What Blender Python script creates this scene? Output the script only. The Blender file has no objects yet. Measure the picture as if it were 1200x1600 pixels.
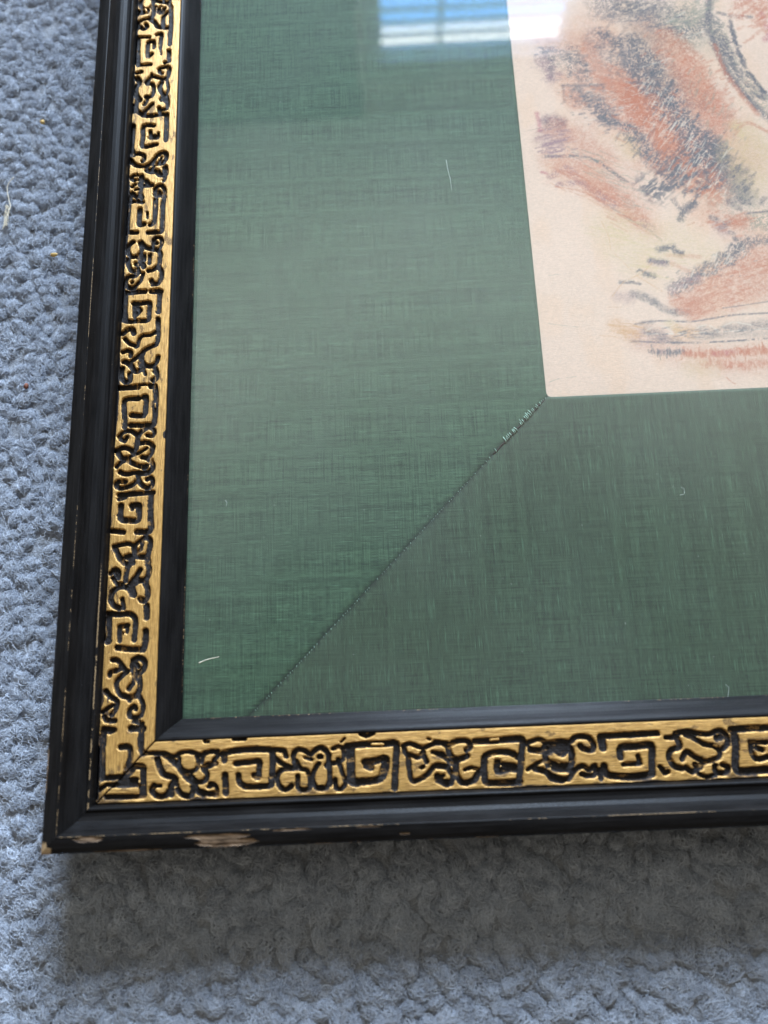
import bpy, math, random
import numpy as np
from mathutils import Matrix, Vector

MM = 0.001
scene = bpy.context.scene
col = scene.collection
rnd = random.Random(7)
rng = np.random.default_rng(11)

# ------------------------------------------------------------------ camera
# frame coordinates in mm: x to the right along the bottom rail, y up along the
# left rail, origin at the inner (sight) corner of the frame, z = 0 on the carpet
SIGHT = 12.0                       # height of the frame's inner edge above the carpet
cd = bpy.data.cameras.new('camera')
cam = bpy.data.objects.new('camera', cd)
col.objects.link(cam)
cr = Vector((0.9990202, -0.0396172, -0.01972603))
cu = Vector((0.04334452, 0.9658859, 0.25531488))
cf = Vector((-0.00893823, 0.25591974, -0.96665671))
M = Matrix((cr, cu, -cf)).transposed().to_4x4()
M.translation = Vector((63.134, -1.457, 242.0)) * MM
cam.matrix_world = M
cd.sensor_fit = 'VERTICAL'
cd.sensor_height = 36.0
cd.lens = 27.045
cd.clip_start = 0.01
cd.clip_end = 50.0
cd.dof.use_dof = True
cd.dof.focus_distance = 0.250
cd.dof.aperture_fstop = 7.8
scene.camera = cam

# ------------------------------------------------------------------ room light
world = bpy.data.worlds.new('World')
scene.world = world
world.use_nodes = True
wn = world.node_tree.nodes
wl = world.node_tree.links
for n in list(wn):
    wn.remove(n)
wo = wn.new('ShaderNodeOutputWorld')
wb = wn.new('ShaderNodeBackground')
wt = wn.new('ShaderNodeTexCoord')
ws = wn.new('ShaderNodeSeparateXYZ')
wm = wn.new('ShaderNodeMapRange')
wm.interpolation_type = 'SMOOTHSTEP'
wc = wn.new('ShaderNodeMix'); wc.data_type = 'RGBA'
wl.new(wt.outputs['Generated'], ws.inputs[0])
wd = wn.new('ShaderNodeVectorMath'); wd.operation = 'DOT_PRODUCT'
wl.new(wt.outputs['Generated'], wd.inputs[0])
wd.inputs[1].default_value = (0.10, -0.25, 0.963)        # the photographer bends over the picture from this side
wl.new(wd.outputs['Value'], wm.inputs['Value'])
wm.inputs['From Min'].default_value = 0.93
wm.inputs['From Max'].default_value = 0.70
wy = wn.new('ShaderNodeMapRange'); wy.interpolation_type = 'SMOOTHSTEP'
wl.new(ws.outputs['Y'], wy.inputs['Value'])
wy.inputs['From Min'].default_value = -0.3
wy.inputs['From Max'].default_value = 0.5
wr = wn.new('ShaderNodeMix'); wr.data_type = 'RGBA'
wl.new(wy.outputs[0], wr.inputs[0])
wr.inputs[6].default_value = (0.45, 0.395, 0.31, 1)      # far side of the room
wr.inputs[7].default_value = (1.42, 1.42, 1.30, 1)       # pale ceiling towards the window
wc.inputs[6].default_value = (0.10, 0.09, 0.075, 1)
# towards the window the low directions are its backlit wall, the high ones the lit ceiling
wz = wn.new('ShaderNodeMapRange'); wz.interpolation_type = 'SMOOTHSTEP'
wl.new(ws.outputs['Z'], wz.inputs['Value'])
wz.inputs['From Min'].default_value = 0.70
wz.inputs['From Max'].default_value = 0.86
wz.inputs['To Min'].default_value = 0.17
wq = wn.new('ShaderNodeMix'); wq.data_type = 'FLOAT'
wl.new(wy.outputs[0], wq.inputs[0]); wq.inputs[2].default_value = 1.0
wl.new(wz.outputs[0], wq.inputs[3])
wv = wn.new('ShaderNodeVectorMath'); wv.operation = 'SCALE'
wl.new(wr.outputs[2], wv.inputs[0]); wl.new(wq.outputs[0], wv.inputs['Scale'])
wl.new(wv.outputs[0], wc.inputs[7])
wl.new(wm.outputs[0], wc.inputs[0])
wl.new(wc.outputs[2], wb.inputs[0])
wb.inputs[1].default_value = 1.0
wl.new(wb.outputs[0], wo.inputs[0])

ld = bpy.data.lights.new('window_daylight', 'AREA')
ld.shape = 'RECTANGLE'
ld.size = 0.80
ld.size_y = 1.02
ld.energy = 245.0
ld.color = (0.67, 0.81, 1.0)
lo = bpy.data.objects.new('window_daylight', ld)
col.objects.link(lo)
lo.location = (0.41, 2.18, 1.11)
lo.rotation_euler = (math.radians(-90), 0, 0)            # upright, shining into the room from the lower part of the window

scene.view_settings.view_transform = 'Standard'
scene.view_settings.look = 'None'
scene.view_settings.exposure = 0.0
scene.view_settings.gamma = 1.0
scene.cycles.max_bounces = 6
scene.cycles.transparent_max_bounces = 12
scene.cycles.use_denoising = True
scene.cycles.caustics_reflective = False

# ------------------------------------------------------------------ helpers
def tag(o, label=None, cat=None, group=None, kind=None):
    if label: o['label'] = label
    if cat: o['category'] = cat
    if group: o['group'] = group
    if kind: o['kind'] = kind
    return o

def empty(name, loc=(0, 0, 0)):
    o = bpy.data.objects.new(name, None)
    o.empty_display_size = 0.02
    o.location = loc
    col.objects.link(o)
    return o

def mesh(name, V, F, mat, parent=None, smooth=True):
    me = bpy.data.meshes.new(name)
    V = np.asarray(V, dtype=np.float32)
    if isinstance(F, np.ndarray):
        n, k = F.shape
        me.vertices.add(len(V)); me.vertices.foreach_set('co', V.ravel())
        me.loops.add(n * k); me.loops.foreach_set('vertex_index', F.astype(np.int32).ravel())
        me.polygons.add(n)
        me.polygons.foreach_set('loop_start', np.arange(0, n * k, k, dtype=np.int32))
        me.polygons.foreach_set('loop_total', np.full(n, k, dtype=np.int32))
        me.update(calc_edges=True)
    else:
        me.from_pydata([tuple(map(float, v)) for v in V], [], F)
        me.update()
    if smooth:
        me.polygons.foreach_set('use_smooth', np.ones(len(me.polygons), dtype=bool))
    me.materials.append(mat)
    o = bpy.data.objects.new(name, me)
    col.objects.link(o)
    if parent: o.parent = parent
    return o

def fattr(o, name, arr):
    a = o.data.attributes.new(name, 'FLOAT', 'POINT')
    a.data.foreach_set('value', np.asarray(arr, dtype=np.float32).ravel())

def vattr(o, name, arr):
    a = o.data.attributes.new(name, 'FLOAT_VECTOR', 'POINT')
    a.data.foreach_set('vector', np.asarray(arr, dtype=np.float32).ravel())

def cattr(o, name, arr):
    a = o.data.attributes.new(name, 'FLOAT_COLOR', 'POINT')
    a.data.foreach_set('color', np.asarray(arr, dtype=np.float32).ravel())

def grid_faces(nu, nv, flip=False):
    i = np.arange(nu - 1)[:, None] * nv + np.arange(nv - 1)[None, :]
    a, b, c, d = i, i + nv, i + nv + 1, i + 1
    q = np.stack([a, b, c, d] if not flip else [a, d, c, b], -1).reshape(-1, 4)
    return q

def box(name, x0, x1, y0, y1, z0, z1, mat, parent=None):
    V = np.array([(x, y, z) for x in (x0, x1) for y in (y0, y1) for z in (z0, z1)]) * MM
    F = [(0, 1, 3, 2), (4, 6, 7, 5), (0, 4, 5, 1), (2, 3, 7, 6), (0, 2, 6, 4), (1, 5, 7, 3)]
    return mesh(name, V, F, mat, parent, smooth=False)

def vn(x, y, seed=0):
    """smooth value noise, 0..1, one cell per unit"""
    t = np.random.default_rng(1000 + seed).random((256, 256))
    xi = np.floor(x).astype(int); yi = np.floor(y).astype(int)
    fx = x - xi; fy = y - yi
    fx = fx * fx * (3 - 2 * fx); fy = fy * fy * (3 - 2 * fy)
    a = t[xi & 255, yi & 255]; b = t[(xi + 1) & 255, yi & 255]
    c = t[xi & 255, (yi + 1) & 255]; d = t[(xi + 1) & 255, (yi + 1) & 255]
    return (a * (1 - fx) + b * fx) * (1 - fy) + (c * (1 - fx) + d * fx) * fy

def fbm(x, y, seed=0, o=3):
    s = 0; a = 1; t = 0
    for k in range(o):
        s = s + a * vn(x * 2 ** k + 17.3 * k, y * 2 ** k + 5.1 * k, seed + k); t += a; a *= .5
    return s / t

def sst(a, b, x):
    t = np.clip((x - a) / (b - a), 0, 1)
    return t * t * (3 - 2 * t)

def seg_dist(X, Y, pts):
    """distance to a polyline plus the parameter along it"""
    best = np.full(X.shape, 1e9)
    if len(pts) == 1: pts = pts * 2
    for (x0, y0), (x1, y1) in zip(pts[:-1], pts[1:]):
        dx, dy = x1 - x0, y1 - y0
        L = dx * dx + dy * dy
        t = np.clip(((X - x0) * dx + (Y - y0) * dy) / (L + 1e-9), 0, 1)
        best = np.minimum(best, np.hypot(X - x0 - t * dx, Y - y0 - t * dy))
    return best

def catmull(pts, n=3):
    """round a polyline's corners a little"""
    if len(pts) < 3: return pts
    P = [pts[0]] + list(pts) + [pts[-1]]
    out = []
    for i in range(1, len(P) - 2):
        p0, p1, p2, p3 = [np.array(q, float) for q in P[i - 1:i + 3]]
        for k in range(n):
            t = k / n
            out.append(tuple(.5 * ((2 * p1) + (-p0 + p2) * t + (2 * p0 - 5 * p1 + 4 * p2 - p3) * t * t + (-p0 + 3 * p1 - 3 * p2 + p3) * t ** 3)))
    out.append(pts[-1])
    return out

class NT:
    def __init__(s, name):
        s.m = bpy.data.materials.new(name); s.m.use_nodes = True
        s.t = s.m.node_tree
        for n in list(s.t.nodes): s.t.nodes.remove(n)
        s.out = s.t.nodes.new('ShaderNodeOutputMaterial')
    def n(s, typ, ins=None, **kw):
        x = s.t.nodes.new(typ)
        for k, v in kw.items(): setattr(x, k, v)
        for k, v in (ins or {}).items():
            if isinstance(v, bpy.types.NodeSocket): s.t.links.new(v, x.inputs[k])
            else: x.inputs[k].default_value = v
        return x
    def attr(s, name, o='Fac'):
        return s.n('ShaderNodeAttribute', attribute_name=name).outputs[o]
    def math(s, op, a, b=0.0, c=None):
        d = {0: a, 1: b}
        if c is not None: d[2] = c
        return s.n('ShaderNodeMath', d, operation=op).outputs[0]
    def mix(s, f, a, b):
        x = s.t.nodes.new('ShaderNodeMix'); x.data_type = 'RGBA'
        for i, v in ((0, f), (6, a), (7, b)):
            if isinstance(v, bpy.types.NodeSocket): s.t.links.new(v, x.inputs[i])
            else: x.inputs[i].default_value = v if i == 0 else (*v, 1)
        return x.outputs[2]
    def rng(s, v, a, b, c=0.0, d=1.0, smooth=False):
        x = s.n('ShaderNodeMapRange', {0: v, 1: a, 2: b, 3: c, 4: d})
        if smooth: x.interpolation_type = 'SMOOTHSTEP'
        return x.outputs[0]
    def noise(s, vec, scale, detail=3.0, rough=.55, mul=None):
        if mul is not None:
            vec = s.n('ShaderNodeVectorMath', {0: vec, 1: mul}, operation='MULTIPLY').outputs[0]
        return s.n('ShaderNodeTexNoise', {'Vector': vec, 'Scale': scale, 'Detail': detail, 'Roughness': rough}).outputs[0]
    def bump(s, h, strength, dist):
        return s.n('ShaderNodeBump', {'Height': h, 'Strength': strength, 'Distance': dist}).outputs[0]
    def bsdf(s, **kw):
        b = s.n('ShaderNodeBsdfPrincipled', {k.replace('_', ' '): v for k, v in kw.items()})
        s.t.links.new(b.outputs[0], s.out.inputs[0])
        return s.m

def simple(name, c, rough=.5, metal=0.0, var=.15, scale=900):
    t = NT(name)
    co = t.n('ShaderNodeTexCoord').outputs['Object']
    f = t.rng(t.noise(co, scale), .3, .7)
    return t.bsdf(Base_Color=t.mix(f, tuple(x * (1 - var) for x in c), tuple(min(1, x * (1 + var)) for x in c)), Roughness=rough, Metallic=metal)

# ------------------------------------------------------------------ materials
def m_lacquer():
    t = NT('worn_black_lacquer')
    uv = t.attr('along', 'Vector')            # (s, p, 0) in mm
    wear = t.attr('wear')
    brush = t.noise(uv, 1.0, 4, .6, (.06, 2.2, 1))
    fine = t.noise(uv, 2.4, 3)
    dust = t.rng(t.noise(uv, 3.8, 2.5), .66, .76)
    haze = t.rng(t.noise(uv, 1.0, 4, .6, (.05, .35, 1)), .42, .72)
    w = t.rng(t.math('ADD', wear, t.math('MULTIPLY', t.math('SUBTRACT', fine, .5), .7)), .42, .58)
    black = t.mix(t.rng(brush, .35, .7), (.0035, .0032, .0032), (.010, .009, .0088))
    black = t.mix(t.math('MULTIPLY', dust, .16), black, (.25, .24, .24))
    black = t.mix(t.math('MULTIPLY', haze, .018), black, (.30, .28, .27))
    scr = t.rng(t.noise(uv, 1.0, 2, .5, (.9, 5.5, 1)), .73, .80)
    black = t.mix(t.math('MULTIPLY', scr, .10), black, (.30, .27, .25))
    wood = t.mix(t.rng(t.noise(uv, 1.0, 5, .7, (.16, 1.9, 1)), .36, .64), (.022, .014, .010), (.33, .225, .145))
    gw = t.attr('edgegold')
    g = t.rng(t.math('ADD', gw, t.math('MULTIPLY', t.math('SUBTRACT', fine, .5), 1.1)), .45, .6)
    c = t.mix(g, black, (.27, .18, .095))
    c = t.mix(w, c, wood)
    h = t.math('ADD', t.math('MULTIPLY', brush, .5), t.math('MULTIPLY', fine, .35))
    r = t.rng(fine, .3, .7, .34, .52)
    r = t.math('ADD', r, t.math('MULTIPLY', w, .3))
    return t.bsdf(Base_Color=c, Roughness=r, Normal=t.bump(h, .4, .00014), Specular_IOR_Level=.075)

def m_gold():
    t = NT('gilt_over_black_gesso')
    uv = t.attr('along', 'Vector')
    ga = t.attr('gold')
    br = t.noise(uv, 1.0, 5, .65, (.22, 3.2, 1))
    sp = t.noise(uv, 3.0, 4, .6)
    blot = t.noise(uv, .55, 3, .6)
    g = t.math('ADD', ga, t.math('MULTIPLY', t.math('SUBTRACT', sp, .5), .55))
    g = t.rng(g, .44, .62)
    speck = t.rng(t.noise(uv, 2.6, 2, .5), .69, .74)
    g = t.math('MULTIPLY', g, t.math('SUBTRACT', 1.0, t.math('MULTIPLY', speck, .75)))
    gc = t.mix(t.rng(br, .32, .68), (.26, .128, .030), (.78, .46, .14))
    gc = t.mix(t.rng(blot, .48, .70, 0, .45), gc, (.38, .20, .055))
    bk = t.mix(t.rng(sp, .45, .72), (.010, .0095, .0105), (.045, .035, .030))
    g0 = t.math('ADD', ga, t.math('MULTIPLY', t.math('SUBTRACT', sp, .5), .7))
    bk = t.mix(t.rng(g0, .16, .5), bk, (.115, .065, .028))
    c = t.mix(g, bk, gc)
    h = t.math('ADD', t.math('MULTIPLY', br, .8), t.math('MULTIPLY', sp, .5))
    return t.bsdf(Base_Color=c, Metallic=t.math('MULTIPLY', g, .38), Roughness=t.rng(g, 0, 1, .6, .42), Specular_IOR_Level=t.rng(g, 0, 1, .18, .5), Normal=t.bump(h, .75, .00035))

def m_silk():
    t = NT('green_slubbed_silk')
    uv = t.attr('weave', 'Vector')            # (across the weft, along the weft, panel) in mm
    band = t.noise(uv, 1.0, 3, .6, (.55, .012, 1))
    slub = t.noise(uv, 1.0, 4, .7, (5.0, .42, 1))
    slub2 = t.noise(uv, 1.0, 3, .6, (3.4, .11, 1))
    warp = t.noise(uv, 1.0, 2, .5, (.07, 3.3, 1))
    cloud = t.noise(uv, .035, 3, .5)
    sx = t.n('ShaderNodeSeparateXYZ', {0: uv})
    wx = t.math('SINE', t.math('MULTIPLY', sx.outputs[0], 2 * math.pi / .56))
    wy = t.math('SINE', t.math('MULTIPLY', sx.outputs[1], 2 * math.pi / .50))
    knit = t.math('MULTIPLY', wx, wy)
    f = t.math('ADD', t.math('MULTIPLY', t.math('SUBTRACT', slub, .5), 2.3), t.math('MULTIPLY', t.math('SUBTRACT', warp, .5), 1.9))
    f = t.math('ADD', f, t.math('MULTIPLY', t.math('SUBTRACT', band, .5), 1.3))
    f = t.math('ADD', f, t.math('MULTIPLY', knit, .55))
    f = t.math('ADD', t.math('MULTIPLY', f, 1.15), .5)
    c = t.mix(t.rng(f, 0, 1), (.009, .027, .014), (.078, .145, .078))
    c = t.mix(t.rng(cloud, .35, .7, 0, .45), c, (.052, .085, .052))
    c = t.mix(t.rng(slub2, .45, .28, 0, .8), c, (.010, .020, .013))        # thin dark picks
    dull_sheen = t.rng(sx.outputs[2], 880, 940)                 # same silk; the lower strip's weaker sheen is painted as duller colour
    dull_sheen = t.math('MULTIPLY', dull_sheen, t.math('LESS_THAN', sx.outputs[2], 1200))
    c = t.mix(t.math('MULTIPLY', dull_sheen, .72), c, (.052, .052, .034))
    c = t.mix(t.rng(slub2, .58, .74, 0, .55), c, (.13, .25, .145))          # thick bright slubs
    c = t.mix(t.attr('seam'), c, (.012, .018, .013))
    h = t.math('ADD', t.math('MULTIPLY', slub, 1.0), t.math('MULTIPLY', knit, .35))
    h = t.math('ADD', h, t.math('MULTIPLY', slub2, 1.2))
    return t.bsdf(Base_Color=c, Roughness=.75, Sheen_Weight=.08, Sheen_Roughness=.4, Specular_IOR_Level=.35, Normal=t.bump(h, .4, .00012))

def m_paper():
    t = NT('printed_mulberry_paper')
    co = t.n('ShaderNodeTexCoord').outputs['Object']
    fib = t.noise(co, 700, 5, .7, (1, 2.6, 1))
    fine = t.noise(co, 4200, 2, .6)
    base = t.attr('ink', 'Color')
    c = t.mix(t.math('MULTIPLY', t.rng(fib, .35, .65), .16), base, (.30, .20, .15))
    c = t.mix(t.math('MULTIPLY', t.rng(fine, .4, .7), .14), c, (.85, .72, .62))
    return t.bsdf(Base_Color=c, Roughness=.85, Normal=t.bump(fib, .4, .0002), Specular_IOR_Level=.2)

def m_glass():
    t = NT('picture_glass')
    bf = t.n('ShaderNodeNewGeometry').outputs['Backfacing']
    fr = t.n('ShaderNodeFresnel', {'IOR': t.rng(bf, 0, 1, 1.5, 1 / 1.5)})   # both faces of the pane reflect alike
    tr = t.n('ShaderNodeBsdfTransparent', {'Color': (.975, .985, .98, 1)})
    co = t.n('ShaderNodeTexCoord').outputs['Object']
    ripple = t.noise(co, 9, 1, .4)
    gl = t.n('ShaderNodeBsdfGlossy', {'Roughness': .012, 'Color': (1, 1, 1, 1), 'Normal': t.bump(ripple, .15, .0004)})
    film = t.n('ShaderNodeBsdfDiffuse', {'Color': (.8, .8, .78, 1)})
    sm_ = t.math('MULTIPLY', t.rng(t.noise(co, 14, 4, .6), .4, .75, .004, .022), t.math('SUBTRACT', 1.0, bf))
    body = t.n('ShaderNodeMixShader', {0: sm_, 1: tr.outputs[0], 2: film.outputs[0]})     # thin film of dust and smears
    mx = t.n('ShaderNodeMixShader', {0: fr.outputs[0], 1: body.outputs[0], 2: gl.outputs[0]})
    t.t.links.new(mx.outputs[0], t.out.inputs[0])
    return t.m

def m_fibre(name, a, b, rough=.8):
    t = NT(name)
    r = t.n('ShaderNodeHairInfo').outputs['Random']
    co = t.n('ShaderNodeTexCoord').outputs['Object']
    patch = t.rng(t.noise(co, 130, 4, .65), .32, .68)
    f = t.math('ADD', t.math('MULTIPLY', r, .58), t.math('MULTIPLY', patch, .42))
    return t.bsdf(Base_Color=t.mix(f, a, b), Roughness=rough, Specular_IOR_Level=.15)

LACQ = m_lacquer(); GOLD = m_gold(); SILK = m_silk(); PAPER = m_paper(); GLASS = m_glass()
PILE = m_fibre('blue_grey_carpet_fibre', (.24, .265, .315), (.59, .63, .695))
def m_backing():
    t = NT('carpet_backing')
    co = t.n('ShaderNodeTexCoord').outputs['Object']
    f = t.rng(t.noise(co, 500, 5, .7), .3, .7)
    g = t.noise(co, 1800, 3, .7)
    return t.bsdf(Base_Color=t.mix(f, (.26, .275, .305), (.42, .44, .475)), Roughness=.95, Normal=t.bump(t.math('ADD', f, g), 1.0, .001))
BACKING = m_backing()
BOARD = simple('brown_backing_board', (.06, .045, .03), .9)
CORE = simple('dark_stained_wood', (.03, .014, .012), .8)
BLIND = simple('painted_blind_slat', (.78, .73, .65), .5, scale=20)
CASING = simple('white_painted_casing', (.82, .80, .76), .5, scale=10)
PLASTER = simple('wall_plaster', (.16, .175, .17), .9, scale=8)
LINT = simple('pale_lint', (.62, .55, .42), .7)
LINTW = simple('white_lint', (.55, .60, .52), .7)
DARKHAIR = simple('dark_hair', (.03, .03, .05), .5)
CRUMB_Y = simple('yellow_crumb', (.50, .33, .11), .8, var=.4)
CRUMB_R = simple('red_brown_crumb', (.16, .05, .025), .8, var=.5)
CRUMB_K = simple('black_crumb', (.006, .006, .006), .6)
THREAD = simple('green_silk_thread', (.27, .40, .30), .5, var=.4)

# ------------------------------------------------------------------ carpet
def carpet():
    # one sheet under everything, reaching well past the picture
    xs = np.linspace(-900, 1300, 90); ys = np.linspace(-900, 1400, 90)
    X, Y = np.meshgrid(xs, ys, indexing='ij')
    Z = -2.2 + 1.0 * fbm(X / 9, Y / 9, 3)
    V = np.stack([X, Y, Z], -1).reshape(-1, 3) * MM
    tag(mesh('carpet', V, grid_faces(90, 90), BACKING), kind='structure',
        label='blue grey looped carpet under the picture frame')
    # tufts: rounded knots of curled fibre
    C = []
    pitch = 4.1
    for i, x in enumerate(np.arange(-250, 290, pitch)):
        for y in np.arange(-220, 430, pitch * .88):
            inside = (x > -31) and (y > -31)
            if inside: continue
            # only as far as the photograph and a step aside can see
            if x > -31 and y > 0: continue
            if x > -31 and y > 400: continue
            C.append((x + rng.normal(0, 1.7), y + rng.normal(0, 1.7) + (i % 2) * pitch * .44))
    C = np.array(C)
    n = len(C)
    vis = (C[:, 0] > -112) & (C[:, 0] < 178) & (C[:, 1] > -98) & (C[:, 1] < 300)
    R = rng.triangular(1.7, 2.7, 4.0, n) * np.where((C[:, 1] < -25) & (C[:, 0] > -45), 1.12, 1.0)
    ell = rng.uniform(.8, 1.3, n); fl = rng.uniform(.66, 1.0, n)
    Zc = -R * fl + rng.normal(-.1, .16, n) + .9 * (vn(C[:, 0] / 16, C[:, 1] / 16, 5) - .5)
    per = (np.where(vis, 13, 3.4) * R ** 2).astype(int)
    idx = np.repeat(np.arange(n), per)
    N = len(idx)
    K = 9
    # anchor direction on each knot's dome
    ct = rng.uniform(.12, 1, N); st = np.sqrt(1 - ct ** 2); ph = rng.uniform(0, 2 * np.pi, N)
    nrm = np.stack([st * np.cos(ph), st * np.sin(ph), ct], -1)
    twist = rng.uniform(0, 2 * np.pi, n)[idx]
    t1 = np.stack([np.cos(twist), np.sin(twist), np.zeros(N)], -1)
    # lay of the yarn: around the knot, with scatter
    a = np.cross(nrm, t1); a /= np.linalg.norm(a, axis=1)[:, None] + 1e-6
    b = np.cross(nrm, a)
    ang = rng.normal(0, .95, N)
    d = a * np.cos(ang)[:, None] + b * np.sin(ang)[:, None]
    e = np.cross(nrm, d)
    L = np.where(rng.random(N) < .10, rng.uniform(4, 8, N), rng.uniform(1.8, 5.2, N))
    bend = rng.normal(0, 2.1, N)
    lift = rng.uniform(-.1, .42, N) * np.where(rng.random(N) < .08, 2.4, 1)
    wob = rng.uniform(.05, .26, N); wf = rng.uniform(4, 9, N); wp = rng.uniform(0, 6.3, N)
    u = np.linspace(-.5, .5, K)[None, :]
    base = np.stack([C[idx, 0], C[idx, 1], Zc[idx]], -1)
    rad = R[idx] * rng.uniform(.84, 1.04, N)
    s = u * L[:, None]
    th = s / rad[:, None]
    pos = ( rad[:, None, None] * (nrm[:, None, :] * np.cos(th)[..., None] + d[:, None, :] * np.sin(th)[..., None])
           + e[:, None, :] * (bend[:, None] * (u * 2) ** 2 * .5 + wob[:, None] * np.sin(wf[:, None] * u + wp[:, None]))[..., None]
           + nrm[:, None, :] * (lift[:, None] * np.sin((u + .5) * np.pi) + wob[:, None] * np.cos(wf[:, None] * u * 1.3 + wp[:, None]))[..., None])
    # each knot is squashed and drawn out a little in its own direction
    ca, sa = np.cos(twist), np.sin(twist)
    q1 = pos[..., 0] * ca[:, None] + pos[..., 1] * sa[:, None]; q2 = -pos[..., 0] * sa[:, None] + pos[..., 1] * ca[:, None]
    q1 *= ell[idx][:, None]; q2 /= ell[idx][:, None]
    pos = np.stack([q1 * ca[:, None] - q2 * sa[:, None], q1 * sa[:, None] + q2 * ca[:, None], pos[..., 2] * fl[idx][:, None]], -1) + base[:, None, :]
    # a few long strays wandering between the knots
    # loose curls that bridge the knots and close the gaps between them
    NB = 30000
    bx = np.r_[rng.uniform(-118, -31, int(NB * .72)), rng.uniform(-60, 182, NB - int(NB * .72))]
    by = np.r_[rng.uniform(-100, 305, int(NB * .72)), rng.uniform(-100, -31, NB - int(NB * .72))]
    bz = np.where(bx > -31, rng.triangular(-3.0, -1.9, -.2, NB), rng.triangular(-2.2, -1.0, .4, NB))
    a0_ = rng.uniform(0, 2 * np.pi, NB); tw = rng.normal(0, 2.6, NB); bl_ = rng.uniform(1.5, 4.2, NB)
    uu = np.linspace(0, 1, K)[None, :]
    angp = a0_[:, None] + tw[:, None] * uu
    stp = bl_[:, None] / (K - 1)
    px_ = bx[:, None] + np.cumsum(np.cos(angp) * stp, 1); py_ = by[:, None] + np.cumsum(np.sin(angp) * stp, 1)
    pz_ = bz[:, None] + .55 * np.sin(uu * np.pi) * rng.uniform(0, 1, NB)[:, None]
    pos = np.concatenate([pos, np.stack([px_, py_, pz_], -1)], 0)
    N = N + NB
    cu_ = bpy.data.hair_curves.new('carpet_pile')
    cu_.add_curves([K] * N)
    cu_.attributes['position'].data.foreach_set('vector', (pos * MM).astype(np.float32).ravel())
    r = cu_.attributes.new('radius', 'FLOAT', 'POINT')
    w = (rng.uniform(.035, .07, N) * np.where((pos[:, 0, 0] < -116) | (pos[:, 0, 1] < -102) | (pos[:, 0, 0] > 180), 1.7, 1.0))[:, None] * np.array([.5, .8, 1, 1, 1, 1, 1, .8, .4])[None, :]
    r.data.foreach_set('value', (w * MM).astype(np.float32).ravel())
    cu_.materials.append(PILE)
    o = bpy.data.objects.new('carpet_pile', cu_)
    col.objects.link(o)
    tag(o, 'curly blue grey carpet loops around the picture frame', 'carpet pile', kind='stuff')
    # the bodies of the knots under the fibres
    nu, nv = 9, 5
    th = np.linspace(0, 2 * np.pi, nu, endpoint=False); la = np.linspace(0, 1.45, nv)
    T, A = np.meshgrid(th, la, indexing='ij')
    dome = np.stack([np.cos(T) * np.sin(A), np.sin(T) * np.sin(A), np.cos(A)], -1).reshape(-1, 3)
    F = []
    for i in range(nu):
        for j in range(nv - 1):
            F.append((i * nv + j, i * nv + j + 1, ((i + 1) % nu) * nv + j + 1, ((i + 1) % nu) * nv + j))
    F = np.array(F)
    V = (np.stack([C[:, 0], C[:, 1], Zc - .25], -1)[:, None, :] + dome[None] * (np.stack([R * .76, R * .76, R * .76 * fl], -1))[:, None, :] * rng.uniform(.9, 1.08, (n, len(dome)))[..., None])
    FF = (F[None] + (np.arange(n) * len(dome))[:, None, None]).reshape(-1, 4)
    tag(mesh('carpet_tufts', V.reshape(-1, 3) * MM, FF, BACKING), 'rounded knots of yarn under the carpet fibres', 'carpet tufts', kind='stuff')

carpet()

# ------------------------------------------------------------------ picture frame
W0, H0 = 420.96, 533.34                  # sight opening
MX, MY = 115.48, 96.67                   # silk border widths
frame = empty('picture_frame', (0, 0, 0))
tag(frame, 'black and gold picture frame with carved key pattern, green silk mount and rubbing under glass', 'picture frame')

def frame_map(side, s, p, z):
    if side == 'left': x, y = -p, s
    elif side == 'bottom': x, y = s, -p
    elif side == 'right': x, y = W0 + p, s
    else: x, y = s, H0 + p
    return np.stack(np.broadcast_arrays(x, y, z + SIGHT), -1)
LEN = {'left': H0, 'right': H0, 'bottom': W0, 'top': W0}
FLIP = {'left': False, 'bottom': True, 'right': True, 'top': False}
DENSE = {'left': 290.0, 'bottom': 205.0, 'right': 0.0, 'top': 0.0}

def s_lines(side, fine, coarse, pmax):
    L = LEN[side]; d = DENSE[side]
    a = np.arange(-pmax, d, fine) if d else np.array([-pmax])
    b = np.arange(d if d else -pmax + coarse, L + pmax, coarse)
    return np.concatenate([a, b, [L + pmax]])

def sweep(name, side, prof, fine, coarse, step, mat, parent, fn=None):
    """prof: (p, z) points; resampled at `step` mm; fn(S, P, Z) -> dz, dict of attributes"""
    prof = np.array(prof, float)
    if step:
        d = np.r_[0, np.cumsum(np.hypot(*np.diff(prof, axis=0).T))]
        t = np.unique(np.r_[np.arange(0, d[-1], step), d])
        prof = np.stack([np.interp(t, d, prof[:, 0]), np.interp(t, d, prof[:, 1])], -1)
    pmax = prof[:, 0].max()
    sl = s_lines(side, fine, coarse, pmax)
    L = LEN[side]; g = .055
    P = np.broadcast_to(prof[None, :, 0], (len(sl), len(prof)))
    Z = np.broadcast_to(prof[None, :, 1], P.shape)
    S = sl[:, None] + 0 * P
    lo_, hi = -P + g, L + P - g
    S = np.clip(S, lo_, hi)              # rows past the mitre collapse onto it
    at = {}
    if fn: dz, at = fn(S, P, Z)
    else: dz = 0
    V = frame_map(side, S, P, Z + dz).reshape(-1, 3) * MM
    o = mesh(name, V, grid_faces(*P.shape, flip=FLIP[side]), mat, parent)
    at['along'] = np.stack([S + {'left': 0, 'bottom': 700, 'right': 1500, 'top': 2300}[side], P, 0 * P], -1)
    for k, v in at.items():
        (vattr if k == 'along' else fattr)(o, k, np.broadcast_to(v, P.shape + v.shape[2:]))
    return o

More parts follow.
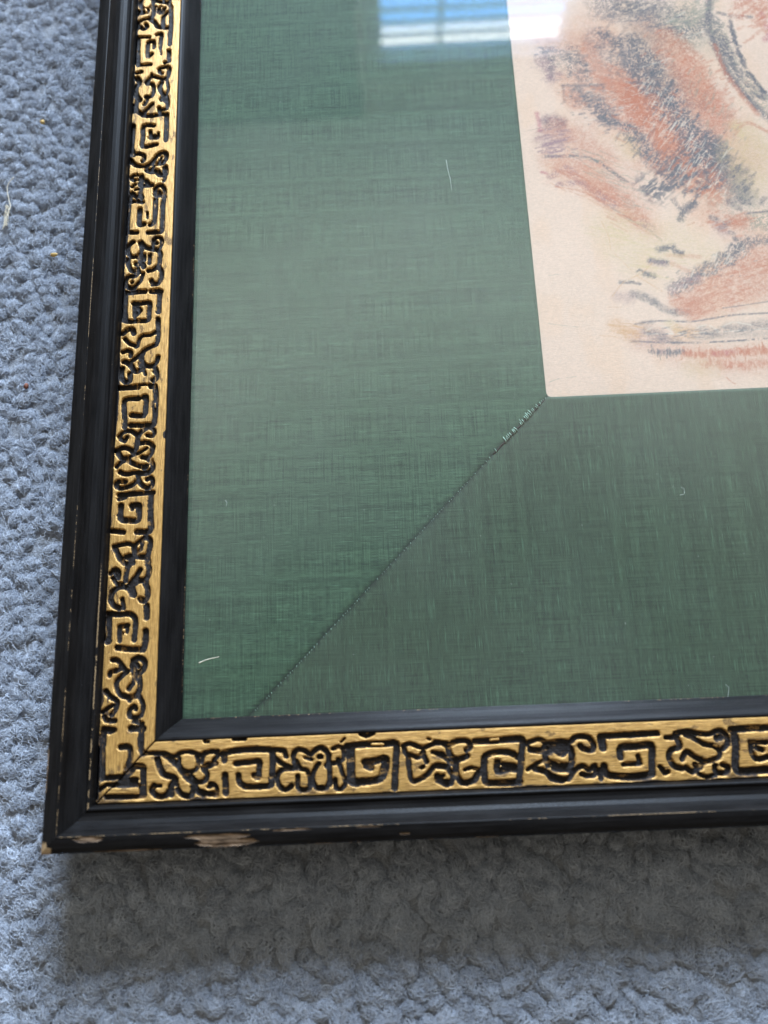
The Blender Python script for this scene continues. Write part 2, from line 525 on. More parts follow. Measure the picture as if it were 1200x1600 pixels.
ORN = "1.42:-20.5,251.3 -21.1,253.7 -19.3,255.0 -16.9,254.6 -15.9,252.5 -16.2,249.8 -17.1,248.1;1.07:-19.9,252.4 -19.6,251.2;0.52:-18.3,253.5 -17.7,252.3 -18.4,251.1;1.41:-17.1,248.1 -15.2,246.3 -14.2,244.5 -11.8,243.5 -10.1,243.4;1.18:-21.8,247.3 -19.7,248.3 -17.1,248.7;1.31:-9.7,258.0 -12.7,255.2 -13.8,253.8 -14.0,252.0 -13.4,250.5 -12.3,251.6 -11.9,253.4;1.31:-9.7,258.0 -9.5,251.8 -9.9,250.9 -11.7,249.3 -12.3,247.3 -12.1,244.9;1.30:-9.4,250.9 -9.2,244.5 -9.4,235.8;1.18:-20.3,245.1 -19.5,243.9 -18.1,244.7 -18.7,246.2;1.43:-21.9,257.0 -21.8,251.1;1.41:-21.7,246.4 -21.7,244.6;1.05:-21.2,240.6 -17.0,240.0;1.87:-21.5,239.4 -21.2,229.5;1.16:-20.9,229.7 -20.8,228.0 -16.1,227.7;1.28:-15.6,237.9 -17.4,237.5 -17.4,231.5 -16.0,232.3;0.93:-15.3,237.9 -15.2,235.0;1.17:-14.3,240.7 -12.6,240.9 -12.8,237.8 -12.9,234.9;0.47:-12.9,234.9 -12.4,231.8;1.28:-9.6,233.0 -9.4,228.5 -10.8,228.0;1.15:-10.0,226.0 -12.6,225.6 -12.7,224.2 -11.8,223.3;1.27:-10.7,226.0 -9.3,225.4 -9.3,223.4 -10.1,221.0 -12.4,221.4 -14.7,222.3 -16.1,221.9 -17.2,220.0;0.69:-15.5,223.5 -16.1,222.1;1.15:-17.1,219.4 -15.1,219.0 -14.5,216.5 -15.3,213.8 -17.2,213.9;0.80:-10.1,221.0 -9.6,218.7 -9.3,216.2 -9.9,214.1;1.38:-11.7,219.4 -12.5,217.5 -11.7,215.3 -10.5,213.5 -10.3,211.9 -9.5,210.8;1.15:-21.0,224.7 -19.4,224.9;1.61:-20.9,222.4 -19.9,220.4 -21.0,218.3 -21.1,215.5 -19.4,212.7;1.37:-20.5,213.0 -20.8,209.2 -19.2,207.2 -17.8,206.3;1.59:-21.6,210.6 -21.5,208.2;1.14:-16.7,213.9 -16.9,212.3 -17.7,210.7;1.14:-14.8,210.5 -16.5,208.7 -17.8,206.9;1.37:-11.0,213.6 -11.6,212.0;1.14:-9.8,213.0 -9.3,210.7 -9.7,208.0 -11.9,207.9;1.14:-12.4,208.7 -12.1,206.8;1.41:-18.0,206.1 -15.0,205.4 -11.9,205.7 -9.6,205.6;1.36:-9.5,205.6 -9.4,200.0 -9.5,194.7;1.35:-14.0,201.3 -17.6,201.5 -17.7,197.2 -17.6,193.0 -12.8,193.3;1.13:-15.1,199.0 -14.9,196.6;1.80:-14.9,196.6 -12.7,196.4;0.67:-12.2,196.7 -12.2,198.0;1.58:-21.4,202.0 -21.7,192.7 -20.7,190.0;1.12:-20.0,190.3 -17.3,189.6 -16.8,187.7 -17.4,187.0;1.34:-21.7,188.0 -20.0,185.8 -16.9,184.9 -14.3,185.8 -12.6,188.3 -10.9,189.7 -9.3,189.4 -9.2,187.3 -10.3,185.5 -12.3,185.4;0.78:-10.8,187.9 -11.4,186.4;1.77:-15.5,183.2 -14.1,182.4 -12.1,182.3 -11.0,180.9 -9.2,181.1 -9.4,183.7;1.11:-13.3,184.7 -14.6,182.9;0.88:-9.2,179.5 -9.6,178.3;1.00:-18.9,179.8 -20.2,179.6 -21.1,180.7 -20.3,181.6 -19.2,181.6;1.55:-17.6,181.0 -17.3,179.5 -17.9,177.7 -15.7,177.1 -13.9,177.0;1.33:-15.8,178.9 -14.8,177.5;0.99:-19.7,177.8 -20.5,177.1;0.77:-18.5,176.0 -19.4,175.8;1.21:-20.6,174.6 -18.8,172.9 -17.8,174.4 -17.4,176.2;1.21:-12.6,175.6 -10.8,176.6 -9.5,175.5 -9.4,172.9 -12.0,172.8 -12.6,175.4;0.99:-11.2,174.3 -11.0,174.0;1.32:-20.6,173.8 -21.4,171.3 -19.0,171.2 -16.7,170.5;1.32:-17.8,174.4 -17.0,172.3;1.75:-21.7,169.6 -21.9,163.3 -21.9,159.1;1.30:-20.2,159.0 -18.2,158.8;1.32:-12.5,173.3 -9.4,172.9 -9.6,168.9 -9.6,163.9 -9.6,158.9 -11.3,158.3 -14.1,158.4;1.42:-12.2,171.3 -12.2,166.5 -12.5,162.3 -13.6,161.4;1.53:-17.5,167.8 -17.7,164.3 -17.3,161.8 -15.9,161.8;0.48:-14.8,166.2 -14.7,164.2;0.97:-12.2,155.2 -11.4,156.2 -9.9,156.0 -9.4,154.3 -10.0,152.4 -10.6,151.7;0.97:-11.2,154.1 -11.1,154.0;0.65:-12.4,154.7 -12.4,153.0;1.19:-19.3,155.3 -20.8,153.9 -20.9,151.5 -19.5,149.7 -17.6,149.8 -16.4,151.5 -16.3,153.4 -17.0,154.9;1.34:-16.5,154.9 -14.9,152.9 -12.6,152.0 -10.4,151.2 -9.8,149.7 -10.0,147.8 -10.2,145.8 -11.8,144.3 -13.5,143.9;0.69:-15.1,150.2 -15.0,148.0;1.03:-13.3,149.9 -13.4,146.7;1.72:-16.6,150.5 -16.7,148.4;1.50:-17.9,147.0 -15.8,146.9 -15.3,145.6;1.28:-17.4,145.3 -17.1,144.1 -18.2,144.1 -19.7,144.9 -20.7,147.4 -20.6,149.0;1.28:-10.2,144.9 -9.2,143.2 -9.4,140.3 -10.6,138.7 -12.1,139.5 -12.5,140.2;1.07:-15.4,143.0 -16.1,140.4 -17.6,138.8;1.28:-16.9,143.6 -18.1,142.4 -20.3,142.3 -21.4,140.2 -20.1,138.3 -18.0,138.2;0.85:-19.1,140.1 -18.9,140.1;1.48:-21.3,136.4 -14.5,136.3;1.48:-12.0,136.0 -9.2,135.8;1.06:-21.9,140.2 -22.1,135.5;1.06:-12.0,138.6 -10.6,138.7 -9.5,139.6;1.31:-21.0,136.2 -14.9,136.2;1.38:-12.4,136.2 -9.6,136.1 -9.6,132.6 -9.6,128.4;1.90:-21.2,135.5 -21.3,130.8 -21.0,127.1;1.31:-18.1,132.3 -15.4,132.0 -12.8,131.9 -12.9,128.5 -13.0,125.8 -16.4,125.7 -19.7,125.9 -21.2,126.4;1.05:-17.8,132.0 -17.5,127.4;1.16:-16.6,130.6 -15.7,129.4 -16.9,128.0;1.26:-9.7,125.8 -9.5,121.5 -9.5,119.2 -10.0,116.9 -11.8,116.1 -13.4,115.3 -14.8,114.0 -16.2,112.7 -17.8,111.7;1.04:-10.4,121.3 -12.0,120.4 -14.5,120.3 -15.7,119.0 -16.2,116.8;1.46:-21.2,121.6 -19.6,122.9 -18.1,122.8 -17.6,121.4;1.04:-20.5,119.7 -18.7,117.8 -16.8,117.0 -16.6,116.6;1.14:-20.9,115.0 -19.2,115.4 -18.2,114.6 -18.3,113.5;1.24:-14.0,114.7 -14.7,112.2 -13.6,110.1 -11.6,109.3 -9.8,110.4 -9.2,112.4;1.45:-14.6,112.2 -14.9,110.2 -13.8,109.3 -15.6,107.9 -17.1,108.3 -17.7,109.7 -19.2,111.1 -20.3,111.6;1.19:-10.8,109.6 -9.7,107.9 -9.4,106.2 -10.2,104.7 -10.6,104.5;0.82:-13.6,107.7 -13.1,106.6;1.34:-20.8,109.2 -20.9,106.3 -19.8,104.7 -18.1,105.0 -18.2,107.3;1.23:-10.1,107.5 -9.4,106.2 -9.6,104.8 -10.3,104.2;1.23:-20.6,105.8 -19.5,104.4 -18.1,104.8 -18.2,106.6;1.43:-21.5,102.5 -15.4,102.3;0.45:-16.4,103.1 -9.9,102.9;1.47:-11.1,102.3 -9.9,102.2 -9.5,98.7 -9.5,92.2 -9.8,89.7;1.33:-9.8,89.4 -13.0,89.3 -17.2,89.6;1.34:-15.0,98.4 -19.4,98.3 -19.4,94.0 -19.1,89.2;1.47:-13.4,98.8 -12.6,98.6 -12.6,95.4 -13.1,92.6 -17.0,93.0;+0.61:-9.6,96.5 -9.5,95.2;1.31:-11.8,88.5 -13.3,87.5 -14.5,86.0 -14.8,83.9 -15.1,81.8 -16.0,80.8;1.01:-10.6,88.2 -9.5,87.3 -9.9,85.6 -11.7,85.9;1.11:-20.7,86.1 -19.2,87.5 -17.2,87.7 -15.3,86.5 -14.6,85.2;1.10:-20.2,85.3 -18.8,84.5 -18.2,85.6;1.20:-13.8,83.4 -11.6,83.5 -9.9,82.4 -9.8,81.2 -10.4,79.5 -11.4,78.5 -13.0,78.8;1.20:-21.5,81.5 -18.9,82.3 -16.9,81.5 -15.8,80.2;1.30:-20.8,80.6 -19.5,78.9 -17.3,78.6;0.76:-17.2,79.1 -14.4,80.1 -11.7,81.6;1.19:-11.4,78.3 -9.7,76.6 -9.6,74.7 -11.2,73.5 -13.2,73.4;1.19:-17.3,77.8 -15.3,76.6 -12.9,75.7 -11.5,76.0;1.59:-12.5,75.6 -11.9,75.6;1.09:-21.0,76.3 -19.7,77.5 -18.7,78.0;1.19:-10.1,77.4 -9.5,75.3 -10.6,74.1 -12.8,73.6 -15.2,73.9 -17.1,73.6 -18.7,73.8 -19.9,74.4;0.90:-20.8,76.7 -19.3,77.6;1.19:-18.0,71.2 -20.4,71.3 -20.9,70.3 -19.7,69.2 -16.9,69.5 -15.0,70.6 -14.1,72.0 -14.4,73.7;1.19:-14.1,72.0 -13.0,69.9 -11.2,68.8 -9.6,69.4 -9.5,71.2 -10.3,72.0 -11.1,71.5;1.30:-19.7,67.0 -16.4,67.0 -11.7,67.1 -9.2,67.1;0.98:-19.7,65.7 -17.7,66.1;1.47:-9.7,67.1 -9.8,63.1 -9.6,59.0 -9.7,55.1 -13.6,55.1;1.57:-19.0,63.5 -18.9,59.5 -16.4,58.8 -13.5,58.8 -13.4,62.0 -13.4,63.2 -15.5,63.3;0.98:-15.6,63.3 -15.4,62.3;+0.88:-15.1,61.3 -14.8,60.7;1.26:-21.4,55.8 -17.8,55.2;1.36:-10.8,53.3 -9.5,52.3 -9.5,50.1 -10.1,47.2 -9.7,45.3;1.07:-11.2,53.1 -13.0,51.8 -14.3,50.9 -16.3,51.6 -18.4,51.3 -20.5,51.0;1.12:-20.5,50.8 -19.2,48.6 -17.8,46.4 -17.2,45.6;0.97:-11.9,51.4 -12.2,49.8 -13.3,48.9;1.35:-14.3,50.9 -14.1,48.4 -13.2,47.4 -10.3,47.4;1.27:-16.7,47.5 -14.7,47.0 -14.5,45.5;1.16:-19.7,49.6 -18.8,47.4 -17.2,45.8 -16.0,44.8 -16.3,42.6 -16.5,40.3;1.54:-15.7,47.7 -15.1,46.5 -15.6,44.9;1.27:-13.8,47.6 -11.9,47.1 -10.3,47.2;1.06:-16.5,47.7 -15.7,47.1;1.39:-10.3,47.2 -9.9,44.9 -9.4,42.9 -10.1,40.6 -11.6,40.1 -12.7,40.4;1.19:-12.1,43.4 -13.2,41.5 -15.2,39.3;1.43:-10.3,40.3 -10.2,38.7 -9.6,37.2 -9.7,34.9 -10.8,34.0 -11.7,34.6;1.53:-12.9,40.0 -14.4,38.5 -13.7,36.0 -14.7,37.0;1.18:-20.2,37.2 -18.7,38.3 -16.5,38.4 -14.5,37.0;1.33:-20.2,37.2 -20.7,35.0 -19.6,33.0 -17.9,32.2;1.10:-17.2,34.8 -16.7,32.2;1.05:-21.1,42.8 -19.8,43.9 -18.6,42.9 -18.7,41.2;0.86:-20.4,41.3 -19.2,39.5 -17.3,39.4;0.58:-19.9,43.0 -19.5,41.8;1.32:-21.2,30.7 -18.0,30.3 -14.9,30.4 -13.2,29.2 -12.9,27.3 -13.1,22.7;1.79:-21.0,29.5 -21.0,26.7 -20.9,22.7;1.17:-15.2,26.9 -17.6,26.8 -17.4,22.7;0.68:-15.1,26.9 -15.3,25.0;0.75:-17.1,24.9 -16.7,24.7;1.61:-9.8,32.4 -9.6,29.1;1.59:-9.7,25.1 -9.8,21.8 -10.0,20.4;1.40:-10.2,19.8 -14.5,20.1 -18.0,20.7;1.41:-22.3,24.2 -20.6,22.8;1.15:-19.2,17.3 -17.7,17.0 -16.3,15.5 -15.4,14.2;1.08:-16.3,14.8 -18.1,14.1 -19.6,13.8 -19.9,12.8;1.11:-16.9,15.5 -16.3,15.2;1.39:-13.0,16.8 -11.6,17.5 -9.9,16.7 -9.6,15.2 -10.3,13.8 -11.8,13.2 -13.1,14.7 -13.0,16.8;1.02:-11.9,15.7 -11.5,15.0;1.19:-14.6,13.8 -16.2,12.6 -17.6,11.1 -17.7,9.5 -16.7,7.6 -15.7,6.9;1.29:-15.7,7.1 -13.7,6.4 -11.9,6.9 -10.9,8.5 -10.9,11.0 -11.4,12.4 -12.7,12.8;1.15:-12.5,12.1 -12.8,10.5 -14.0,8.9;1.10:-10.9,6.7 -9.7,4.5 -9.7,2.7 -10.5,1.0 -12.3,0.8 -13.5,1.5 -13.5,2.9 -12.3,3.9 -11.7,3.2;0.92:-13.7,6.4 -13.6,5.6;1.18:-20.7,8.5 -19.2,6.8 -17.3,5.5 -17.6,3.4 -18.6,1.9;0.88:-18.5,4.5 -20.3,3.5 -21.4,2.7;1.10:-20.9,1.4 -20.3,0.4 -17.6,0.2;1.09:-20.9,-1.9 -17.6,-2.3 -19.1,-2.8;1.55:-20.8,-2.4 -20.8,-6.2;1.45:-12.9,-2.1 -9.3,-2.3;1.36:-9.8,-2.2 -9.8,-3.9 -9.8,-6.7;1.09:-12.1,-0.1 -9.7,-0.9;+0.46:-10.1,0.5 -9.9,-0.2;+0.54:-13.6,-4.1 -11.8,-4.0;1.39:-21.1,-3.8 -20.5,-15.2;1.21:-22.4,-7.2 -22.1,-20.2;1.07:-19.9,-15.2 -14.8,-15.0;0.78:-14.0,-14.1 -14.8,-16.0;1.33:-10.0,-2.5 -9.8,-7.7 -9.1,-9.0;1.21:-12.7,-2.1 -10.3,-2.2;1.39:-15.5,-7.1 -13.1,-7.3 -12.8,-10.4 -13.5,-12.9;0.77:-21.2,-18.3 -19.2,-16.9 -17.1,-17.3;0.90:-8.5,-9.0 -3.1,-9.2 -0.7,-10.2 2.0,-9.1 4.6,-9.2 7.1,-10.1 9.4,-9.4 11.8,-9.2;1.38:-11.4,-12.4 -9.0,-12.7 -8.9,-15.1 -8.7,-20.1;1.26:-11.9,-13.3 -13.7,-14.9 -15.1,-16.0 -10.9,-16.0;1.01:-17.7,-17.1 -10.6,-17.3;+1.01:-17.3,-18.6 -10.5,-18.7;1.01:-19.0,-20.2 -8.7,-20.4;1.19:-9.4,-17.9 -9.3,-20.1;1.38:-4.9,-10.7 -4.4,-12.7 -3.2,-14.8 -0.5,-15.7 0.1,-16.6 -1.1,-17.9 -1.0,-20.2;1.32:-3.1,-9.5 -1.3,-10.9 0.9,-12.7 3.0,-15.6 5.1,-17.3 6.1,-19.3 7.9,-20.5;1.25:-5.8,-17.7 -6.5,-19.1 -4.5,-20.6 -2.5,-20.4 -1.6,-19.3;0.65:-5.8,-17.7 -4.0,-17.8;0.84:1.1,-10.7 1.2,-12.9 3.3,-14.3 5.7,-14.0 6.4,-12.0 5.9,-10.0;1.01:4.5,-15.6 6.0,-17.2 8.4,-16.9 9.0,-15.2 7.7,-13.5 9.2,-12.7 11.3,-12.5;1.07:0.7,-18.8 2.3,-20.6 4.6,-20.6 4.9,-18.4;0.83:7.3,-19.6 9.4,-20.5 11.7,-20.9;0.84:7.8,-10.4 7.3,-12.0;0.77:9.3,-18.6 11.1,-18.1;0.59:-1.1,-17.9 0.7,-17.7;0.48:7.9,-5.6 8.3,-6.5 9.2,-6.6;0.90:8.2,-9.5 10.9,-9.2 11.8,-10.5 11.0,-11.3 10.1,-13.0 8.6,-13.2;0.83:8.3,-13.8 9.0,-15.2 8.4,-16.6;0.77:9.6,-17.8 11.1,-18.1 11.7,-20.1 9.6,-20.3;1.38:13.0,-10.0 15.7,-9.4 20.2,-9.1 26.2,-9.4 27.2,-10.5 27.1,-14.8 26.8,-18.7;1.50:13.6,-10.0 13.7,-11.7;1.49:13.9,-15.7 14.1,-20.4;1.25:16.9,-12.7 20.2,-12.5 23.5,-12.4 23.3,-14.6 23.2,-16.6 22.0,-16.0;1.25:17.7,-15.8 18.0,-17.8 20.3,-19.0 26.2,-19.0;1.14:27.7,-9.4 30.4,-9.7 31.0,-11.3;0.95:28.0,-11.7 29.7,-13.2 32.1,-14.3;1.07:33.6,-14.5 29.7,-14.9 28.5,-16.8 28.8,-18.8 30.6,-20.2 32.4,-19.2;1.07:33.6,-14.5 33.0,-11.6 33.9,-9.8 36.0,-9.9 37.8,-11.0 39.3,-9.9 41.1,-9.4 42.6,-10.9 42.8,-13.1 42.2,-14.2;0.95:33.9,-12.8 35.1,-14.8 36.8,-15.4 37.5,-18.0 37.4,-19.9 35.6,-20.4 34.1,-19.5 34.2,-16.7;0.95:40.1,-13.6 38.9,-15.2 38.3,-17.5 39.1,-19.7 40.9,-20.3 42.4,-19.6 43.0,-17.1 42.8,-14.8;0.65:36.3,-11.8 38.1,-12.4;1.01:40.2,-11.8 40.8,-11.8;0.54:16.3,-6.2 19.6,-6.3;0.89:41.1,-9.7 42.3,-10.6 43.1,-11.4;0.89:44.1,-9.8 45.9,-9.3 47.0,-10.2 46.8,-12.7 45.2,-13.5 43.7,-13.7;1.01:43.1,-14.3 43.0,-19.3;0.95:45.5,-12.7 46.3,-15.5 47.3,-18.9 46.2,-20.5 44.7,-20.1 44.5,-18.0;0.88:40.3,-19.9 42.1,-20.1;1.49:48.0,-9.4 52.4,-9.0 58.4,-9.1 61.8,-9.2 61.5,-13.3 60.9,-20.8;+0.77:55.1,-9.0 58.1,-9.1;2.08:49.0,-10.0 48.9,-18.4 50.4,-19.0;1.66:52.9,-13.7 55.9,-13.5 58.8,-13.2 57.8,-17.6 55.1,-18.7 51.5,-18.9;1.48:53.2,-14.7 54.6,-15.3;1.78:58.8,-13.8 57.5,-17.6;0.95:63.7,-9.8 65.8,-9.3 69.1,-10.5 72.7,-9.5 75.9,-9.6;1.01:64.0,-10.6 64.5,-12.0 66.3,-12.6 68.0,-13.0 69.3,-11.6;1.07:65.1,-12.6 65.1,-16.2 65.7,-19.1 67.7,-18.9 70.2,-17.6 71.7,-15.9 73.2,-15.3 75.9,-15.8;1.19:69.0,-12.2 70.0,-14.2;0.71:69.1,-15.6 68.5,-15.8;1.35:72.7,-19.1 74.1,-19.9 75.3,-20.5;0.65:72.8,-18.5 74.5,-18.1;0.71:71.7,-11.8 74.6,-12.2 75.7,-13.6;0.78:51.9,-6.1 53.4,-6.9 55.5,-6.1;0.36:46.5,-8.0 47.4,-7.2;0.42:70.7,-8.1 71.3,-8.3;1.13:72.7,-9.2 74.8,-9.5 76.2,-10.2 78.7,-9.1 81.6,-9.2 82.4,-10.7 81.2,-11.6;0.89:72.5,-12.0 75.1,-13.3 76.8,-15.0 78.3,-15.3;1.31:76.2,-10.2 76.6,-12.7 78.3,-14.1 81.4,-13.2;1.36:78.3,-13.9 78.1,-17.9 79.7,-20.2 82.7,-19.7 84.0,-18.1 85.2,-17.0;0.65:80.5,-16.8 82.3,-16.3 84.1,-16.8;1.41:72.8,-18.2 73.9,-19.7 75.6,-20.0;1.12:76.1,-16.7 77.2,-18.4 76.5,-20.3;0.71:72.3,-15.7 75.3,-16.1;1.48:83.8,-9.4 90.5,-9.4 96.8,-9.3 96.5,-12.9 95.8,-17.4 95.2,-20.7;+0.83:88.2,-9.1 90.3,-9.0;1.36:86.5,-13.3 89.1,-12.5 93.2,-12.7 95.2,-14.0;1.47:86.0,-14.0 85.8,-19.3 87.3,-20.6 95.5,-20.6;1.47:89.7,-14.9 89.5,-17.5 92.9,-17.0 95.5,-17.4;1.12:91.2,-15.8 94.1,-16.2;+0.47:89.0,-14.1 91.9,-14.5;1.01:98.8,-10.2 101.5,-9.5 103.5,-10.4 105.3,-10.5 108.2,-10.4;1.30:98.9,-12.2 102.1,-12.7 103.1,-11.5;0.53:98.2,-10.2 98.6,-11.9;1.59:103.2,-13.2 105.1,-12.2 108.0,-12.5;1.29:102.9,-14.0 103.5,-16.6;0.82:97.8,-17.5 100.6,-15.9 102.5,-15.2;1.41:99.9,-17.3 102.8,-18.2 104.4,-20.0 107.2,-20.6;1.18:104.7,-10.7 107.7,-10.3 110.0,-10.6 111.9,-9.3 114.9,-9.4 116.2,-10.6 116.6,-12.2 115.6,-13.1 113.6,-12.5 112.8,-11.7;1.47:105.7,-12.2 107.6,-13.7 109.8,-12.1 110.3,-14.6 109.7,-16.8 107.3,-16.7 104.8,-15.8;1.47:109.3,-11.5 106.4,-11.3;+0.47:104.8,-15.0 106.8,-15.9 108.6,-15.3;1.11:103.9,-19.1 106.7,-20.2 109.0,-20.2 110.4,-18.5 112.9,-17.0 114.8,-18.2 116.4,-17.1 116.4,-19.3 114.4,-19.7 112.6,-19.2;1.17:109.8,-18.0 106.9,-17.8 104.9,-17.2;1.36:118.7,-9.4 125.6,-9.3 134.4,-9.2;1.95:118.8,-9.8 119.1,-12.4;1.61:118.9,-17.3 119.4,-19.4 121.9,-20.1 127.1,-20.4 131.6,-20.0;1.17:117.7,-18.3 117.8,-20.5;1.64:123.7,-15.1 124.1,-12.6 128.1,-12.5 132.4,-12.4 132.3,-15.7 132.0,-19.9;0.94:128.5,-15.0 128.9,-17.0 124.3,-17.1;0.71:136.9,-10.4 139.6,-10.1;0.88:136.7,-10.4 138.7,-10.6;1.12:139.4,-9.5 143.0,-9.1 146.2,-9.8 149.1,-9.9 151.6,-9.1 153.5,-10.3 153.4,-12.9 152.1,-14.0;1.32:139.4,-9.8 140.0,-11.5 140.1,-13.2 138.0,-13.7 137.0,-15.6 138.0,-17.9 140.2,-18.8;1.12:142.3,-9.9 144.8,-11.1 147.0,-12.6 149.8,-13.3 151.1,-14.8 150.6,-16.2 147.5,-17.2;1.17:140.6,-16.3 142.0,-14.4 144.1,-15.9 146.9,-17.3;1.47:150.7,-11.1 151.9,-10.9;+0.76:149.9,-12.8 150.6,-13.2;1.22:141.4,-18.6 143.0,-19.8 144.9,-18.7 143.9,-17.9;1.17:146.3,-17.1 145.2,-18.8;0.99:134.2,-18.1 135.4,-19.8 136.3,-19.5;1.11:149.3,-18.4 149.4,-20.0 151.7,-20.4 153.0,-19.1 151.4,-18.2;0.81:144.7,-20.4 146.9,-21.3 149.3,-20.7;1.47:154.9,-9.1 159.3,-8.9 165.3,-8.9;1.76:155.7,-9.3 155.7,-13.5 155.0,-18.0 155.5,-20.0 159.0,-20.1 163.4,-20.0;0.88:159.6,-12.6 164.3,-12.8;1.17:159.9,-12.9 159.8,-15.1 160.9,-17.1 163.9,-16.7;1.17:161.4,-14.1 162.8,-14.7"
STROKES = []
for item in ORN.split(';'):
    h, pts = item.split(':')
    g = h[0] == '+'
    pts = [tuple(float(q) for q in a.split(',')) for a in pts.split()]
    STROKES.append((g, float(h.lstrip('+')) + (0 if g else .36), catmull(pts) if len(pts) > 3 else pts))

def ornament(X, Y):
    """carving depth 0..1 at plan positions (mm)"""
    warp = .09
    Xw = X + warp * (fbm(X * 1.1, Y * 1.1, 21) - .5) * 2
    Yw = Y + warp * (fbm(X * 1.1, Y * 1.1, 31) - .5) * 2
    c = np.zeros(X.shape)
    shp = X.shape
    for g, w, pts in sorted(STROKES, key=lambda q: q[0]):
        a = np.array(pts); m = w + .6
        i = np.nonzero((Xw > a[:, 0].min() - m) & (Xw < a[:, 0].max() + m) & (Yw > a[:, 1].min() - m) & (Yw < a[:, 1].max() + m))
        if not len(i[0]): continue
        d = seg_dist(Xw[i], Yw[i], pts)
        v = 1 - sst(w / 2 - .20, w / 2 + .20, d)
        c[i] = np.minimum(c[i], 1 - .8 * v) if g else np.maximum(c[i], v)
    return c

def orn_fn(side):
    def fn(S, P, Z):
        # beyond the stretch seen in the photograph the roller pattern repeats
        rep, start = (103.4, 150.0) if side in ('left', 'right') else (105.3, 60.0)
        end = 253.0 if side in ('left', 'right') else 165.0
        S2 = np.where(S > end, start + np.mod(S - start, rep), S)
        X, Y = (-P, S2) if side in ('left', 'right') else (S2, -P)
        c = ornament(X, Y)
        edge = sst(22.3, 21.6, P + (1.6 * (fbm(S * .12, P * .1, 43, 3) - .3) * sst(40, 80, S) if side == 'left' else 0))                            # black outer edge of the gilded strip, worn in and out
        n = fbm(S * .35, P * 1.2, 41, 4)
        rub = sst(.52, .7, fbm(S * .12, P * .5, 51, 3))
        c = np.clip(c, 0, 1)
        nh = fbm(S * 1.7, P * 1.9, 45, 3)
        gold = 1 - sst(.22, .66, c + (n - .5) * .4 + (nh - .5) * .75 * sst(.02, .2, c))
        gold = gold * edge
        gold = np.maximum(gold, .50 * sst(.62, .74, n) * (c > .5))     # flecks of gilding left in the grooves
        gold = gold * (1 - .55 * rub * sst(17, 21.5, P)) * (1 - .5 * sst(.60, .72, fbm(S * .22, P * .6, 47, 4)))
        # bruises along the inner edge
        for (bs, bp, br) in BRUISE[side]:
            gold = gold * sst(br * .75, br * 1.1, np.hypot((S - bs) * .6, P - bp) + (n - .5) * 1.2)
        depth = -.90 * c - .14 * n * (c > .3)
        L_ = LEN[side]
        mit = 1 - sst(.10, .24, np.minimum(np.abs(S + P), np.abs(L_ + P - S)) / 1.414 + .10 * (n - .5))     # open mitre joint
        gold = gold * (1 - mit); depth = depth - .5 * mit
        und = .10 * (fbm(S * .25, P * .8, 61, 3) - .5) + .32 * (fbm(S * .9, P * .9, 63, 3) - .5) * sst(.6, 1, c)
        return depth + und, {'gold': gold}
    return fn
BRUISE = {'left': [(85.6, 5.7, .7)], 'bottom': [(52.5, 5.8, 1.0), (-.5, 5.8, .5)], 'right': [], 'top': []}

def rim_fn(side):
    def fn(S, P, Z):
        n1 = fbm(S * .30, P * .9, 71, 4)
        n2 = fbm(S * .06, P * .02, 81, 3)
        n3 = fbm(S * .9, P * 2.5, 91, 3)
        # rubbed-through line on the crest, on the bead next to the gilding and on the lower outer edge
        crest = np.exp(-((P - 29.1) / .11) ** 2) * sst(.36, .66, n2 + .5 * (n3 - .5))
        bead = np.exp(-((P - 23.0) / .16) ** 2) * sst(.46, .62, fbm(S * .05, P * 0, 85, 3) + .3 * (n3 - .5))
        outer = np.exp(-((P - 33.35) / .22) ** 2) * sst(.42, .62, fbm(S * .08, P * 0, 87, 3) + .5 * (n3 - .5))
        eg = .72 * crest + .42 * bead + .6 * outer
        wear = np.zeros(P.shape)
        if side == 'bottom':
            rag = (n1 - .5) * 1.6
            for (cs, cp, ws_, wp_) in ((-20.6, 29.9, 4.2, .75), (13.0, 30.6, 9.5, .8), (16.0, 31.9, 11.0, 1.15), (33.5, 29.5, 6, .25),
                                       (54, 29.5, 4, .2), (-9, 33.2, 10, .22), (63, 31.6, 1.6, .25)):
                q = np.hypot((S - cs) / ws_, (P - cp) / wp_) + rag * .45
                wear = np.maximum(wear, 1 - sst(.7, 1.15, q))
            # one flake of lacquer survives in the middle of the long chip
            wear = wear * sst(.8, 1.2, np.hypot((S - 2.5) / 6.5, (P - 31.4) / .9) + rag * .3)
        if side in ('left', 'bottom'):
            cd_ = np.hypot(S + 33, P - 33.2)
            eg = np.maximum(eg, .95 * (1 - sst(1.6, 3.6, cd_ + (n3 - .5) * 2)))
        if side == 'left':
            q = np.hypot((S + 12) / 7, (P - 33.1) / .4) + (n1 - .5) * .6
            wear = np.maximum(wear, .6 * (1 - sst(.7, 1.1, q)))
            eg = np.maximum(eg, .7 * np.exp(-((P - 22.9) / .25) ** 2) * sst(70, 30, S) * sst(.35, .5, n1))
        dz = -.28 * sst(.4, .7, wear) + .06 * (fbm(S * .05, P * .4, 95, 3) - .5)
        return dz, {'wear': wear, 'edgegold': eg}
    return fn

